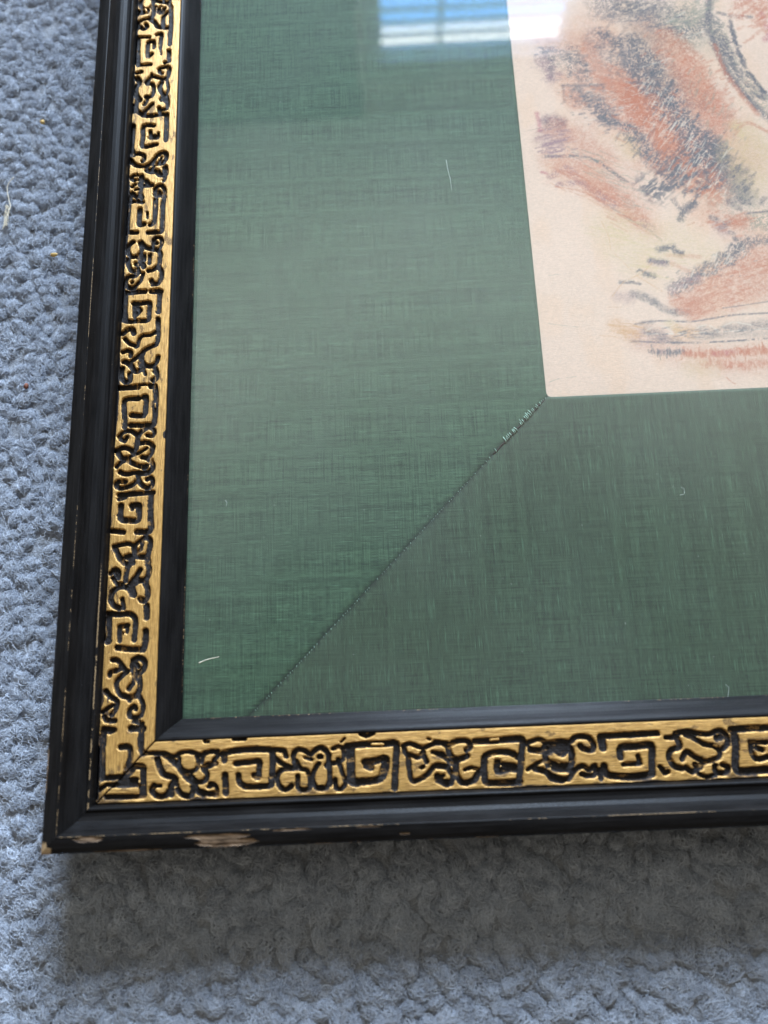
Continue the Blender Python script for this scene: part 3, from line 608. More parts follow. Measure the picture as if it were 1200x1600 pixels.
def lip_fn(side):
    def fn(S, P, Z):
        n3 = fbm(S * .9, P * 2.5, 97, 3)
        e0 = np.exp(-((P - .15) / .2) ** 2) * sst(.50, .64, fbm(S * .06, P * 0, 99, 3) + .4 * (n3 - .5))
        wear = np.zeros(P.shape)
        for (bs, bp, br) in BRUISE[side]:
            wear = np.maximum(wear, .3 * (1 - sst(.5, 1.1, np.hypot((S - bs) / 1.2, (P - bp) / .8) + (n3 - .5))))
        dz = .05 * (fbm(S * .08, P * .5, 101, 3) - .5) - .35 * wear
        return dz, {'wear': wear, 'edgegold': .47 * e0}
    return fn

LIP = [(.0, -.35), (.0, .0), (.25, .35), (.9, 1.25), (1.7, 2.55), (2.6, 3.9), (3.4, 4.9), (4.2, 5.65), (5.0, 6.15), (5.6, 6.35), (5.82, 6.2), (5.9, 5.9)]
BAND = [(5.9, 5.9), (6.05, 6.25), (6.4, 6.3), (9.0, 6.25), (14, 5.95), (19, 5.6), (21.7, 5.35), (22.1, 4.9)]
RIM = [(22.1, 4.9), (22.2, 7.2), (22.5, 8.0), (22.9, 8.35), (23.3, 8.3), (23.8, 8.0), (24.8, 7.95), (25.9, 8.2), (26.9, 8.9), (27.8, 10.1), (28.4, 11.4),
       (28.75, 12.4), (29.0, 12.95), (29.3, 13.05), (30.5, 12.95), (32, 12.6), (33.0, 12.2), (33.4, 11.7), (33.5, 11.0)]
WALL = [(33.5, 11.0), (33.5, 0), (33.45, -14), (31.5, -14), (8, -14)]

for side in ('left', 'bottom', 'right', 'top'):
    near = side in ('left', 'bottom')
    rail = sweep('frame_rail', side, RIM, .34 if near else 2, 2.0, .22 if near else .6, LACQ, frame, rim_fn(side))
    sweep('outer_side', side, WALL, 1.5, 4, 2.0, LACQ, rail, lambda S, P, Z: (0 * P, {'wear': 0 * P, 'edgegold': .4 * (fbm(S * .1, Z * .5, 77, 3) > .6) * (Z > 10)}))
    sweep('carved_gilt_band', side, BAND, .21, .5 if near else .6, .21 if near else .5, GOLD, rail, orn_fn(side))
    sweep('inner_lip', side, LIP, .6, 2.0, .3, LACQ, rail, lip_fn(side))

# backing board and the dark core seen down the mitre gaps
box('backing_board', -25, W0 + 25, -25, H0 + 25, SIGHT - 11.5, SIGHT - 5.2, BOARD, frame)

# print
PRT = "R .28 34.65 n:147.1,239.9 161.1,218.7 176.9,198.2 183.6,181.6;O .28 21.64 n:165.1,250.7 187.2,237.4;R .28 22.55 n:130.7,195.4 147.1,178.4;G .35 20.87 c:161.8,224.4 170.9,204.1 179.9,187.2;R .3 13.37 n:150.5,116.0 168.4,108.1 189.3,107.1;O .35 14.51 c:182.1,171.2 193.7,160.2 200.7,162.4;R .3 14.35 n:176.5,163.7 192.5,152.7;G .3 18.46 c:134.3,231.8 147.5,222.4 151.2,213.6;R .35 13.24 c:172.7,235.4 182.4,220.3 186.9,203.2;R .45 18.16 n:137.9,220.1 150.2,205.3 160.0,191.0 169.8,179.7;G .45 10.66 c:147.1,239.9 156.0,224.7 160.8,215.9;P .4 10.06 c:172.4,198.5 182.2,187.1 185.1,176.3;G .4 10.64 c:166.0,238.7 171.2,223.8 180.8,209.1;R .5 6.81 c:162.2,227.3 167.4,212.7;R .35 9.91 n:125.4,187.6 138.1,178.9 150.0,165.1 157.9,157.1;R .45 16.06 n:166.6,243.1 176.6,229.3 183.5,211.7 186.4,200.4;R .3 20.68 n:175.1,217.9 188.3,197.6 193.4,186.4;O .35 15.97 n:163.6,238.9 166.5,224.1 168.1,218.3;G .55 16.33 c:153.6,255.1 170.0,251.0 178.9,246.3;O .5 16.11 c:178.8,245.4 186.8,250.9 180.2,237.9;G .5 6.95 c:177.2,242.5 184.1,240.6 190.9,246.1;R .4 6.94 c:173.5,241.2 180.5,232.0 183.4,227.4;G .85 3.02 s:193.4,261.2 192.0,255.1 190.0,244.7 190.5,237.2 192.1,228.4 193.8,221.1 196.5,216.1 200.4,208.5 205.0,201.3 212.5,192.1;G .8 1.61 s:198.4,246.6 198.3,242.7 198.9,233.2 200.5,223.5 203.0,217.7 206.5,210.4 213.7,198.9;G .7 1.62 s:194.3,249.5 198.5,247.5 206.5,246.4;O .55 6.96 c:193.3,243.0 194.8,232.6 197.0,223.8 201.4,214.9 205.8,206.2;G .4 5.36 c:192.6,244.5 193.1,237.1 194.4,229.7 196.8,222.3;G .7 0.79 s:192.7,234.2 197.8,235.3;G .7 0.79 s:193.2,229.8 198.1,230.9;R .55 2.12 s:191.0,234.3 192.6,222.6 195.3,216.1 198.2,209.5 201.8,202.9;R .5 9.24 c:204.2,254.4 213.2,250.8 219.3,244.4;M .5 2.70 c:210.3,247.9 211.7,238.9 209.5,235.5;G .5 2.39 c:125.3,236.5 131.9,236.4;G .55 2.39 c:136.7,236.4 140.7,236.4;P .4 6.86 c:126.2,231.7 130.2,223.4;G .5 2.64 c:130.1,232.1 129.3,223.4;G .6 2.37 c:136.5,232.3 136.1,223.6;G .45 6.85 c:139.0,231.0 141.0,223.3;R .55 7.94 n:143.7,234.8 145.8,228.2 148.3,218.9;R .3 10.68 n:128.0,240.4 139.8,238.8 149.4,239.7;G .5 5.36 c:149.4,243.3 155.2,237.6;G .6 9.55 c:159.8,236.7 159.8,226.8;G .55 6.92 c:161.7,239.0 167.9,225.5;G .55 2.12 s:156.7,236.3 156.2,226.2;G .6 1.81 s:133.1,219.5 147.5,218.7;G .55 1.30 s:133.1,219.5 132.9,212.4;G .5 7.21 c:137.3,214.4 145.1,211.2 146.8,205.5;R .45 7.74 n:133.9,216.0 137.0,211.6;R .65 8.77 c:153.8,216.3 157.6,209.0 160.6,205.2;R .5 13.00 n:152.2,222.1 160.4,213.1;G .85 1.55 s:157.7,219.5 168.0,217.7;G .85 1.55 s:173.4,219.4 167.2,211.3 160.2,201.9;G .8 1.54 s:174.2,215.1 169.6,208.3;G .65 12.05 c:162.2,227.3 167.7,215.5 172.8,201.2 180.6,192.0 184.2,185.6;G .6 6.16 c:169.7,212.5 173.1,204.0 177.1,199.6;R .55 12.76 c:159.9,208.9 165.6,198.9 168.1,191.9;R .45 15.41 n:158.1,213.2 165.6,198.9 170.9,187.7;G .65 8.55 c:155.1,198.1 159.8,189.7 165.6,182.1 169.6,178.4;G .85 1.52 s:148.0,201.8 153.2,201.5 157.6,199.3;G .7 1.51 s:158.4,197.1 154.7,194.6;G .6 6.61 c:145.6,205.5 148.7,202.6;Y .4 9.00 n:152.4,194.2 154.1,190.0;R .55 14.81 d:166.0,185.3 177.7,187.3 180.2,173.9;G .65 14.59 d:161.3,174.9 172.2,180.9 182.4,188.4;G .55 12.34 c:170.5,185.0 180.1,188.5 183.6,181.6;G .85 5.94 n:186.2,186.8 185.5,178.9;G .7 10.76 n:191.0,178.6 190.9,170.7;O .4 9.71 n:189.1,173.4 192.7,168.0;G .8 1.94 s:171.0,171.8 179.0,173.4;G .8 1.68 s:171.8,165.3 175.2,170.3 179.1,174.0;G .85 2.86 s:168.1,161.1 169.4,163.6;G .8 3.84 s:170.5,165.1 173.6,167.0;G .6 1.93 s:166.5,168.9 168.3,165.4;M .95 2.30 n:122.4,208.0 122.8,204.1 122.9,200.5;M .9 1.72 n:121.8,182.9 123.7,182.3;P .75 5.58 n:125.1,204.5 128.9,204.8 130.5,203.1;G .5 6.59 c:126.5,203.9 129.7,203.7;P .45 8.54 n:124.0,197.1 130.9,197.3;R .4 12.63 n:129.0,201.0 137.6,195.5 143.5,186.5;P .55 1.75 c:122.5,193.9 131.9,196.1;P .5 1.74 c:123.0,191.2 130.4,192.1;G .75 1.49 s:123.3,189.3 133.5,189.0;G .7 0.99 s:133.5,189.0 139.1,188.1 142.9,185.5;G .85 1.48 s:141.7,186.6 145.4,183.2 149.8,178.5;G .6 0.98 s:149.8,178.5 152.5,176.7 155.7,175.0;G .8 1.21 s:156.4,173.4 157.9,172.8;G .6 0.73 s:158.4,171.4 161.3,170.0;P .5 2.95 c:124.7,180.9 130.7,184.0 133.8,180.4;P .6 2.44 c:127.1,177.3 133.5,178.0 136.8,177.1;P .5 2.44 c:136.7,175.8 139.9,174.3 143.0,171.8;R .45 0.73 s:126.1,176.6 133.2,174.9 138.5,172.0 143.7,168.1;R .45 7.31 c:140.1,176.1 148.4,170.4 154.0,161.1;R .3 14.75 n:129.4,182.0 142.3,176.0 154.4,164.9;P .5 3.88 c:140.8,172.1 145.9,168.0;G .4 0.96 s:144.7,167.2 150.7,162.0 155.8,158.2 160.4,153.1;O .4 1.91 n:149.9,162.3 150.5,162.0;P .4 2.86 c:155.0,160.5 158.0,157.8;Y .4 21.35 n:144.7,157.8 154.3,145.9;Y .35 18.87 n:164.1,154.2 173.9,146.2;Y .5 14.84 n:191.2,186.6 196.2,175.6;Y .5 15.00 n:197.0,194.4 204.6,185.8;R .55 1.50 s:192.7,196.5 197.8,199.5 204.0,195.3 210.4,193.0;Y .5 5.03 n:193.1,198.7 194.7,194.5;G .9 2.58 s:158.9,149.7 164.0,150.4;G .85 2.34 s:164.6,148.4 166.7,147.8;G .85 2.56 s:155.9,145.4 161.0,144.3;G .8 2.32 s:151.5,141.4 156.0,139.4;G .75 1.61 s:144.5,137.6 147.8,137.7;G .7 1.15 s:147.8,137.7 150.9,136.8;P .5 2.79 n:155.8,144.6 160.5,143.9;R .4 1.87 n:162.1,147.3 172.8,146.0;R .4 2.09 n:162.8,144.3 168.3,140.3;G .85 3.66 n:148.3,132.8 152.0,131.6 154.8,130.0;G .8 3.18 n:154.8,129.5 158.6,126.5 161.3,125.4;G .5 3.16 c:161.3,125.4 165.5,125.2;P .4 5.03 n:142.8,132.6 147.1,131.6;Or .5 0.46 s:140.6,131.9 145.6,137.8 151.4,140.4 156.3,144.6;Or .5 0.46 s:150.2,140.0 158.1,133.5;Or .4 0.36 s:140.7,161.8 142.6,155.3 142.7,150.3 144.6,147.7 149.3,141.3;R .6 13.65 n:166.2,129.9 174.7,136.3 186.4,141.8 197.7,144.9;R .6 9.95 n:168.8,125.7 182.3,129.8 195.9,134.0;R .4 6.82 n:162.9,129.6 167.7,125.0;G .5 6.42 c:162.5,134.5 170.7,138.9 180.1,143.8 186.4,149.2;P .5 3.21 n:161.4,134.0 170.7,138.4;G .6 4.19 c:180.4,145.8 183.3,143.2;G .55 5.15 c:185.2,148.5 192.2,151.2 199.8,150.8;G .8 2.62 n:178.8,161.3 180.4,160.2;G .7 3.32 n:181.7,157.0 184.2,158.7;G .8 2.13 n:184.3,155.1 185.3,154.6;G .8 2.12 n:185.5,152.8 185.8,152.3;G .75 2.88 n:185.7,167.1 186.8,165.7;G .75 2.89 n:188.7,167.7 192.5,166.5;G .75 2.16 n:196.8,165.7 198.3,168.2;G .6 2.39 n:188.4,164.4 189.0,164.1;R .6 5.70 n:186.8,158.6 190.3,159.9;O .5 6.18 c:193.5,159.0 201.1,158.5;G .7 0.95 s:190.7,162.2 197.4,162.6 205.2,162.7;G .4 4.86 c:178.0,174.0 184.9,175.0;P .4 4.74 n:180.1,157.9 182.3,155.2;G .7 0.79 s:147.4,121.8 155.6,122.6 166.1,121.8 174.8,122.8 181.3,123.6 198.4,123.7;G .8 0.78 s:145.1,115.6 160.8,114.3 175.6,114.0 196.8,114.6;G .5 0.68 s:177.5,126.2 199.3,128.7;G .5 4.48 n:151.3,119.0 154.5,117.4;G .5 3.12 n:155.8,116.0 160.9,114.8;G .35 4.47 n:168.8,118.4 173.5,117.2;G .45 4.47 n:178.0,118.6 187.0,119.3 195.6,119.6;G .3 2.67 n:165.3,116.0 195.0,116.1;G .4 2.02 n:149.1,121.9 153.4,122.4;Y .55 3.59 n:158.6,121.5 161.5,119.0;Or .6 4.03 n:161.5,119.4 166.7,118.0;Or .4 3.12 n:160.0,116.2 165.3,115.7;Or .45 5.84 n:140.9,121.6 146.3,116.7;P .3 6.69 c:148.4,116.1 154.7,115.8;+ .8 0.45 s:148.6,118.0 165.5,117.6 178.3,117.6 195.3,118.2;+ .7 0.56 s:150.4,118.8 154.3,121.0 157.8,119.9 159.6,117.4;+ .7 0.56 s:166.8,118.9 171.3,120.4 174.5,118.1;+ .7 0.56 s:176.4,119.2 179.8,120.9 186.0,119.6;+ .4 0.74 s:174.4,183.5 169.7,175.8;+ .4 0.74 s:176.8,181.5 171.6,173.1;+ .5 0.76 s:167.4,204.3 160.0,195.1;+ .5 0.78 s:162.0,225.8 174.3,229.4;+ .6 0.81 s:174.8,245.9 181.9,250.3;+ .5 0.53 s:179.7,237.9 187.8,241.0;P .5 2.21 v:152.0,111.7 156.2,111.3;G .5 2.21 v:156.2,111.0 162.0,110.8;R .7 2.87 v:162.4,110.3 172.9,109.8 194.0,110.3;M .4 2.21 v:171.8,109.8 179.2,109.9;R .5 3.51 v:170.3,106.7 180.6,105.2 192.1,105.6;R .7 0.39 s:176.4,105.2 174.5,103.7 174.4,101.9 175.9,99.8 177.4,98.6;Y .3 8.76 n:163.7,104.9 170.0,104.6;O .5 0.35 s:116.9,102.2 119.9,103.2 125.8,103.8;O .4 0.32 s:118.7,123.5 123.5,122.5 128.7,121.6;O .4 0.32 s:120.4,141.5 126.5,142.2;G .35 0.35 s:116.9,200.3 126.8,202.2"
DASH = "G .75 0.78 1.04 30 70 10.43:161.8,224.4 168.9,207.0 176.4,194.2 183.8,183.0;G .6 0.77 1.03 0 36 6.19:137.4,215.8 146.9,206.9 149.6,199.8;R .6 0.78 1.30 30 40 7.77:151.8,219.3 159.6,206.1 171.5,191.7;G .5 0.68 1.35 20 40 7.04:155.5,251.3 173.9,244.2 186.6,249.4;G .6 0.57 1.15 20 30 5.04:162.5,134.5 175.2,139.9 191.9,148.9;R .6 0.79 1.58 20 30 6.86:172.3,232.5 182.0,217.5 189.1,203.0;G .8 1.04 3.13 55 80 6.26:161.8,224.4 167.4,212.7 172.6,199.8 180.3,189.9 184.6,180.3;G .65 0.88 2.51 55 70 5.03:155.1,198.1 159.8,189.7 165.6,182.1 170.4,175.8;R .6 1.02 4.08 50 60 6.64:159.9,208.9 165.4,197.5 168.8,189.2 178.2,175.3;+ .6 0.47 6.73 55 55 8.80:161.1,218.7 168.2,201.5 175.4,187.4 180.6,176.5;G .6 1.06 2.12 0 34 3.70:127.4,233.7 139.2,233.0 142.0,225.6;P .5 0.92 2.37 0 24 3.16:127.1,230.8 129.3,223.4;G .65 1.03 2.06 20 60 5.16:137.4,215.8 144.1,212.6 147.8,204.0 149.7,201.2;R .55 1.30 3.63 -30 60 7.77:151.8,219.3 157.8,210.4 161.3,201.9;O .55 1.07 2.68 30 40 6.43:178.6,243.9 186.6,249.4 192.2,255.1;G .55 1.09 2.72 10 60 5.98:154.7,254.4 165.3,252.2 176.7,247.0;G .5 1.07 2.41 40 50 5.35:151.0,242.6 157.0,233.4 164.4,225.7;R .5 1.06 2.66 35 60 7.45:170.7,238.4 179.0,229.2 186.6,217.2 189.1,203.0;O .45 0.91 3.13 60 40 6.77:180.5,223.3 187.7,208.7 190.2,194.7;P .55 0.88 4.54 8 34 5.55:127.0,199.7 129.0,190.0;R .45 0.74 7.39 -35 44 4.92:129.5,183.3 139.9,174.8 149.9,163.9;O .45 0.62 7.47 -30 30 4.98:134.9,191.1 145.1,181.1 155.1,170.1;R .45 0.91 4.54 15 80 5.45:167.0,128.2 176.6,134.9 190.3,139.1 199.5,142.3;G .55 0.92 1.83 40 70 2.98:162.5,134.0 170.7,138.9 180.3,144.6 188.8,150.4 196.7,151.9;+ .5 0.41 2.75 60 40 2.98:162.5,134.5 173.1,140.0 187.3,147.9;G .5 0.67 3.13 5 50 2.01:150.8,118.3 165.5,117.6 191.1,118.2;R .6 0.66 1.77 90 90 1.77:161.3,110.3 172.9,109.8 194.0,110.3;R .4 0.66 1.76 80 55 2.20:168.2,106.8 180.6,105.2 193.2,105.5;G .6 0.66 1.99 90 26 1.33:151.0,111.5 161.4,110.8;R .5 1.62 3.78 30 30 5.94:205.8,249.7 211.7,241.9;G .6 1.07 2.40 -60 60 2.40:192.9,240.1 195.3,228.2 199.3,216.5 204.9,207.7;G .8 1.34 1.87 -50 26 0.67:198.3,242.7 198.9,233.2 200.5,223.5 203.0,217.7 206.5,210.4;G .55 1.24 2.48 45 40 4.96:186.9,188.1 190.1,179.9 192.0,170.6;Or .4 0.68 5.40 -10 30 3.60:140.6,122.4 148.5,117.3;Y .4 1.19 7.12 -20 16 9.49:144.7,157.8 156.3,144.6;R .5 0.95 2.86 20 30 3.81:176.1,161.2 184.5,158.2 190.2,159.1;+ .55 0.39 3.62 -35 34 10.35:161.1,218.7 170.5,201.3 181.4,181.8;+ .5 0.36 4.15 10 30 7.78:137.9,220.1 150.9,210.8 158.7,199.3"
INK = {'R': (.50, .145, .07), 'G': (.085, .090, .112), 'O': (.27, .255, .19), 'Y': (.60, .44, .22), 'P': (.26, .14, .17), 'M': (.42, .07, .12),
       'Or': (.60, .30, .13), '+': (.72, .58, .46)}
def paint_print():
    x0, x1, y0, y1 = MX - 5, W0 - MX + 5, MY - 5, H0 - MY + 5
    xs = np.r_[np.arange(x0, 222, .27), np.arange(222, x1 + .9, .9)]
    ys = np.r_[np.arange(y0, 262, .27), np.arange(262, y1 + .9, .9)]
    X, Y = np.meshgrid(xs, ys, indexing='ij')
    base = np.array([.745, .515, .385])
    C = np.ones(X.shape + (3,)) * base
    big = fbm(X / 22, Y / 22, 201, 3)
    C *= (1 + .10 * (big - .5) + .16 * (fbm(X / .5, Y / .5, 235, 2) - .5))[..., None]
    C = C * (1 - .10 * sst(.45, .7, fbm(X / 7, Y / 16, 203, 3))[..., None] * np.array([0, .35, .8]))
    wx = (fbm(X / 1.6, Y / 1.6, 205, 3) - .5) * 1.6
    wy = (fbm(X / 1.6, Y / 1.6, 207, 3) - .5) * 1.6
    grain = fbm(X * 2.6, Y * 2.6, 209, 2)
    # crackle: rubbed ink catches on the stone's relief
    rid = 1 - np.abs(2 * fbm(X / 1.15 + wx * .3, Y / 1.15 + wy * .3, 211, 2) - 1)
    rid2 = 1 - np.abs(2 * fbm(X / .8 - wx * .2, Y / .8, 213, 2) - 1)
    crack = (1 - sst(.80, .95, rid)) * (1 - .7 * sst(.84, .96, rid2)) * sst(.28, .55, fbm(X / .9, Y / .9, 215, 2) + .18)
    tooth = sst(.30, .62, fbm(X / .42, Y / .42, 233, 2))
    u = X * .62 - Y * .78; v = X * .78 + Y * .62
    diag = sst(.25, .62, fbm(u / .75 + .3 * wx, v / 5.0, 217, 2)) * sst(.2, .5, fbm(X / 1.1, Y / 1.1, 219, 2))
    vert = (.25 + .75 * sst(.3, .7, fbm(X / .7, Y / 2.2, 221, 2))) * (.45 + .55 * tooth)
    soft = (.55 + .45 * fbm(X / 1.4, Y / .9, 225, 3)) * (.62 + .38 * tooth)
    tex = {'n': soft * (.6 + .4 * sst(.3, .6, grain)), 'c': crack * (.65 + .35 * grain), 'd': diag, 'v': vert, 's': .75 + .25 * sst(.25, .6, grain)}
    rag = fbm(X / .55, Y / .55, 227, 3) - .5
    rag2 = fbm(X / 2.2, Y / 2.2, 229, 3) - .5
    def lay(ink, op, w, t, pts):
        nonlocal C
        a = np.array(pts); m = w * .9 + 2
        i0, i1 = np.searchsorted(xs, [a[:, 0].min() - m, a[:, 0].max() + m])
        j0, j1 = np.searchsorted(ys, [a[:, 1].min() - m, a[:, 1].max() + m])
        if i1 <= i0 or j1 <= j0: return
        sl = np.s_[i0:i1, j0:j1]
        k = min(1.0, w / 6)
        d = seg_dist(X[sl] + wx[sl] * k * .9, Y[sl] + wy[sl] * k * .9, pts)
        if t == 's' and w > .45:
            mk = 1 - sst(w * .15, w * .75, d + (rag[sl] * .9 + rag2[sl] * .6) * w * .8)
            mk = mk * sst(-.30, .0, rag2[sl] * .8 + rag[sl] * .7)
        elif t == 's': mk = (1 - sst(w * .32, w * .62, d)) * sst(-.25, .05, rag2[sl])
        elif t == 'n': mk = (1 - sst(w * .10, w * .66, d + (rag2[sl] * .5 + rag[sl] * .3) * w * .5))
        else: mk = 1 - sst(w * .18, w * .66, d + rag2[sl] * w * .3)
        f = (op * mk * tex[t][sl])[..., None]
        C[sl] = C[sl] * (1 - f) + np.array(INK[ink]) * f
    for it in PRT.split(';'):
        h, p = it.split(':')
        ink, op, w, t = h.split()
        pts = [tuple(float(q) for q in a.split(',')) for a in p.split()]
        lay(ink, min(.97, float(op) * (1.5 if t in 'cdv' else 1.45 if t == 'n' else 1.15)), float(w), t, catmull(pts) if len(pts) > 2 else pts)
    rd = random.Random(21)
    for it in DASH.split(';'):
        h, p = it.split(':')
        ink, op, w, ln, ang, n, hw = h.split()
        op, w, ln, ang, n, hw = float(op), float(w) * .85, float(ln) * .9, float(ang), int(int(n) * 1.8), float(hw) * 1.1
        pts = np.array([tuple(float(q) for q in a.split(',')) for a in p.split()])
        cum = np.r_[0, np.cumsum(np.hypot(*np.diff(pts, axis=0).T))]
        for k in range(n):
            t_ = rd.uniform(0, cum[-1]); c_ = np.array([np.interp(t_, cum, pts[:, 0]), np.interp(t_, cum, pts[:, 1])])
            c_ = c_ + np.array([rd.gauss(0, hw * .5), rd.gauss(0, hw * .5)])
            a = math.radians(ang + rd.gauss(0, 7)); l2 = ln * rd.uniform(.4, 1.2) / 2
            d_ = np.array([math.cos(a), math.sin(a)]) * l2
            lay(ink, op * rd.uniform(.55, 1.1), w * rd.uniform(.6, 1.3), 's', [tuple(c_ - d_), tuple(c_ + d_)])
    # the rubbing goes on beyond the photograph's edge
    r2 = random.Random(5)
    for k in range(60):
        cx, cy = r2.uniform(200, 300), r2.uniform(120, 430)
        if cx < 215 and cy < 265: continue
        a = r2.uniform(0, 6.3)
        pts = [(cx + q * 9 * math.cos(a + q * .25), cy + q * 9 * math.sin(a + q * .25)) for q in range(4)]
        if min(p[0] for p in pts) < 206 and min(p[1] for p in pts) < 262: continue
        lay(r2.choice(['R', 'G', 'O', 'P', 'Y']), r2.uniform(.3, .6), r2.uniform(3, 12), r2.choice('cnd'), pts)
    ed = np.minimum.reduce([X - x0, x1 - X, Y - y0, y1 - Y])
    Z = SIGHT - 4.45 + .05 * fbm(X / 30, Y / 30, 231)
    V = np.stack([X, Y, Z], -1).reshape(-1, 3) * MM
    o = mesh('rubbing_print', V, grid_faces(len(xs), len(ys)), PAPER, frame)
    cattr(o, 'ink', np.concatenate([np.clip(C, 0, 1), np.ones(X.shape + (1,))], -1).reshape(-1, 4))
    o['label'] = 'peach paper print with orange and grey rubbed figure fragment'
paint_print()

# silk covered mount: four strips mitred at the corners
PW, PH = W0 - 2 * MX, H0 - 2 * MY
def silk(side):
    L = PH if side in ('left', 'right') else PW
    wid = (MX if side in ('left', 'right') else MY) + 4.5
    cut = (MY if side in ('left', 'right') else MX) + 4.5
    p = np.r_[0, .05, .12, .25, .45, .8, 1.4, np.arange(2.5, wid, 1.7), wid]
    sl = np.r_[-cut - 4, np.arange(-cut - 3, -2, 1.6), np.arange(-2, 3, .3), np.arange(3, L - 3, 1.7), np.arange(L - 3, L + 2, .3), np.arange(L + 2, L + cut + 3, 1.6), L + cut + 4]
    P = np.broadcast_to(p[None], (len(sl), len(p)))
    S = np.clip(sl[:, None] + 0 * P, np.maximum(-P, -cut), np.minimum(L + P, L + cut))
    # dense pair of lines beside each mitre for the rolled seam edge
    e1 = (S + P) / 1.414; e2 = (L + P - S) / 1.414
    em = np.minimum(e1, e2)
    seam = 1 - sst(.05, .35, em)
    Z = -2.95 - .6 * (1 - sst(.0, 1.1, P)) ** 2 - .22 * (1 - sst(0, .5, em)) + .10 * (fbm(S / 14, P / 10, 301, 2) - .5) * sst(2, 8, P)
    Zs = Z - .8 * (P < .01)
    # rounded corner of the window
    R = 1.8
    So, Po = S.copy(), P.copy()
    for base, sg in ((0, 1), (L, -1)):
        q = np.clip((S - base) * sg, 0, R)
        inn = ((S - base) * sg <= R) & ((S - base) * sg >= -P)
        a = (math.pi / 4) * (1 - q / R)
        fade = np.exp(-P / 1.2)
        tgt_s = base + sg * (R - R * np.sin(a)); tgt_p = -(R - R * np.cos(a))
        So = np.where(inn, So + (tgt_s - (base + sg * q)) * fade, So)
        Po = np.where(inn, Po + tgt_p * fade, Po)
    if side == 'left': x, y = MX - Po, MY + So
    elif side == 'right': x, y = W0 - MX + Po, MY + So
    elif side == 'bottom': x, y = MX + So, MY - Po
    else: x, y = MX + So, H0 - MY + Po
    V = np.stack([x, y, Zs + SIGHT], -1).reshape(-1, 3) * MM
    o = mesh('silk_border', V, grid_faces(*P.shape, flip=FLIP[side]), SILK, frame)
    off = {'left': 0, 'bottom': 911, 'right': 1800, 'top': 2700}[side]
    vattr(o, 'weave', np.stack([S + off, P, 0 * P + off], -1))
    fattr(o, 'seam', seam * .8)
    return o
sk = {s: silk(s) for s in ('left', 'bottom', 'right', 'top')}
sk['left']['label'] = 'left green silk strip with its weft running across'
sk['bottom']['label'] = 'bottom green silk strip with its slubs running upright'

def tube_geo(pts, r, k=5):
    pts = np.array(pts, float); n = len(pts)
    rr = np.broadcast_to(np.asarray(r, float), (n,))
    t = np.gradient(pts, axis=0); t /= np.linalg.norm(t, axis=1)[:, None] + 1e-9
    up = np.where(np.abs(t[:, 2:3]) > .9, np.array([[1., 0, 0]]), np.array([[0, 0, 1.]]))
    a = np.cross(t, up); a /= np.linalg.norm(a, axis=1)[:, None] + 1e-9
    b = np.cross(t, a)
    an = np.linspace(0, 2 * np.pi, k, endpoint=False)
    V = (pts[:, None] + rr[:, None, None] * (a[:, None] * np.cos(an)[None, :, None] + b[:, None] * np.sin(an)[None, :, None])).reshape(-1, 3)
    F = [(i * k + j, i * k + (j + 1) % k, (i + 1) * k + (j + 1) % k, (i + 1) * k + j) for i in range(n - 1) for j in range(k)]
    F.append(tuple(range(k))[::-1]); F.append(tuple((n - 1) * k + j for j in range(k)))
    return V, F
def join(parts):
    V, F, o = [], [], 0
    for v, f in parts:
        V.append(v); F += [tuple(i + o for i in q) for q in f]; o += len(v)
    return np.concatenate(V), F

# oversewn mitre: tiny stitches all along, pulled open near the window
parts = []
a0, a1 = np.array([20.5, 1.2]), np.array([115.6, 96.8])
dirn = (a1 - a0) / np.linalg.norm(a1 - a0); nn = np.array([-dirn[1], dirn[0]])
Ls = np.linalg.norm(a1 - a0)
zs = SIGHT - 3.0
u = 0.5
while u < Ls - 1:
    fr = sst(Ls - 32, Ls - 24, u) * (1 - sst(Ls - 5, Ls - 1, u))
    c = a0 + dirn * u
    w = .24 + 1.0 * fr * rnd.uniform(.5, 1.3)
    sk_ = rnd.uniform(.1, .5) * (1 + fr)
    p0 = c - nn * w * .5 - dirn * sk_ * .5; p1 = c + nn * w * rnd.uniform(.6, 1.2) + dirn * sk_ * .5
    if rnd.random() < .6:
        parts.append(tube_geo([(p0[0], p0[1], zs - .08), (c[0], c[1], zs + .12 + .22 * fr), (p1[0], p1[1], zs - .06)], rnd.uniform(.05, .09) + .10 * fr * rnd.uniform(.4, 1.3), 5))
    u += rnd.uniform(.75, 1.25) * (1 - .35 * fr)
V, F = join(parts)
o = mesh('seam_stitching', V * MM, F, THREAD, frame)
o['label'] = 'frayed pale green stitches along the mitred silk seam'
# the dark gap the stitches straddle
pts = [tuple(a0 + dirn * q + nn * .12 * math.sin(q * 1.7)) + (zs + .0,) for q in np.arange(Ls - 27, Ls - 2, .8)]
V, F = tube_geo(pts, .20, 5)
mesh('seam_gap', V * MM, F, CORE, frame)

# glass
box('glass_pane', -3, W0 + 3, -3, H0 + 3, SIGHT - 2.35, SIGHT - .40, GLASS, frame)

# ------------------------------------------------------------------ small things lying about
def place(name, V, F, mat, loc, label, cat):
    o = mesh(name, V * MM, F, mat)
    o.location = Vector(loc) * MM
    return tag(o, label, cat)
def curl(pts, n=28, jit=.12, seed=1):
    P = np.array(catmull([tuple(p[:2]) for p in pts], 8))
    z = np.interp(np.linspace(0, 1, len(P)), np.linspace(0, 1, len(pts)), [p[2] for p in pts])
    r = np.random.default_rng(seed)
    P = P + r.normal(0, jit * .25, P.shape)
    return np.column_stack([P, z])
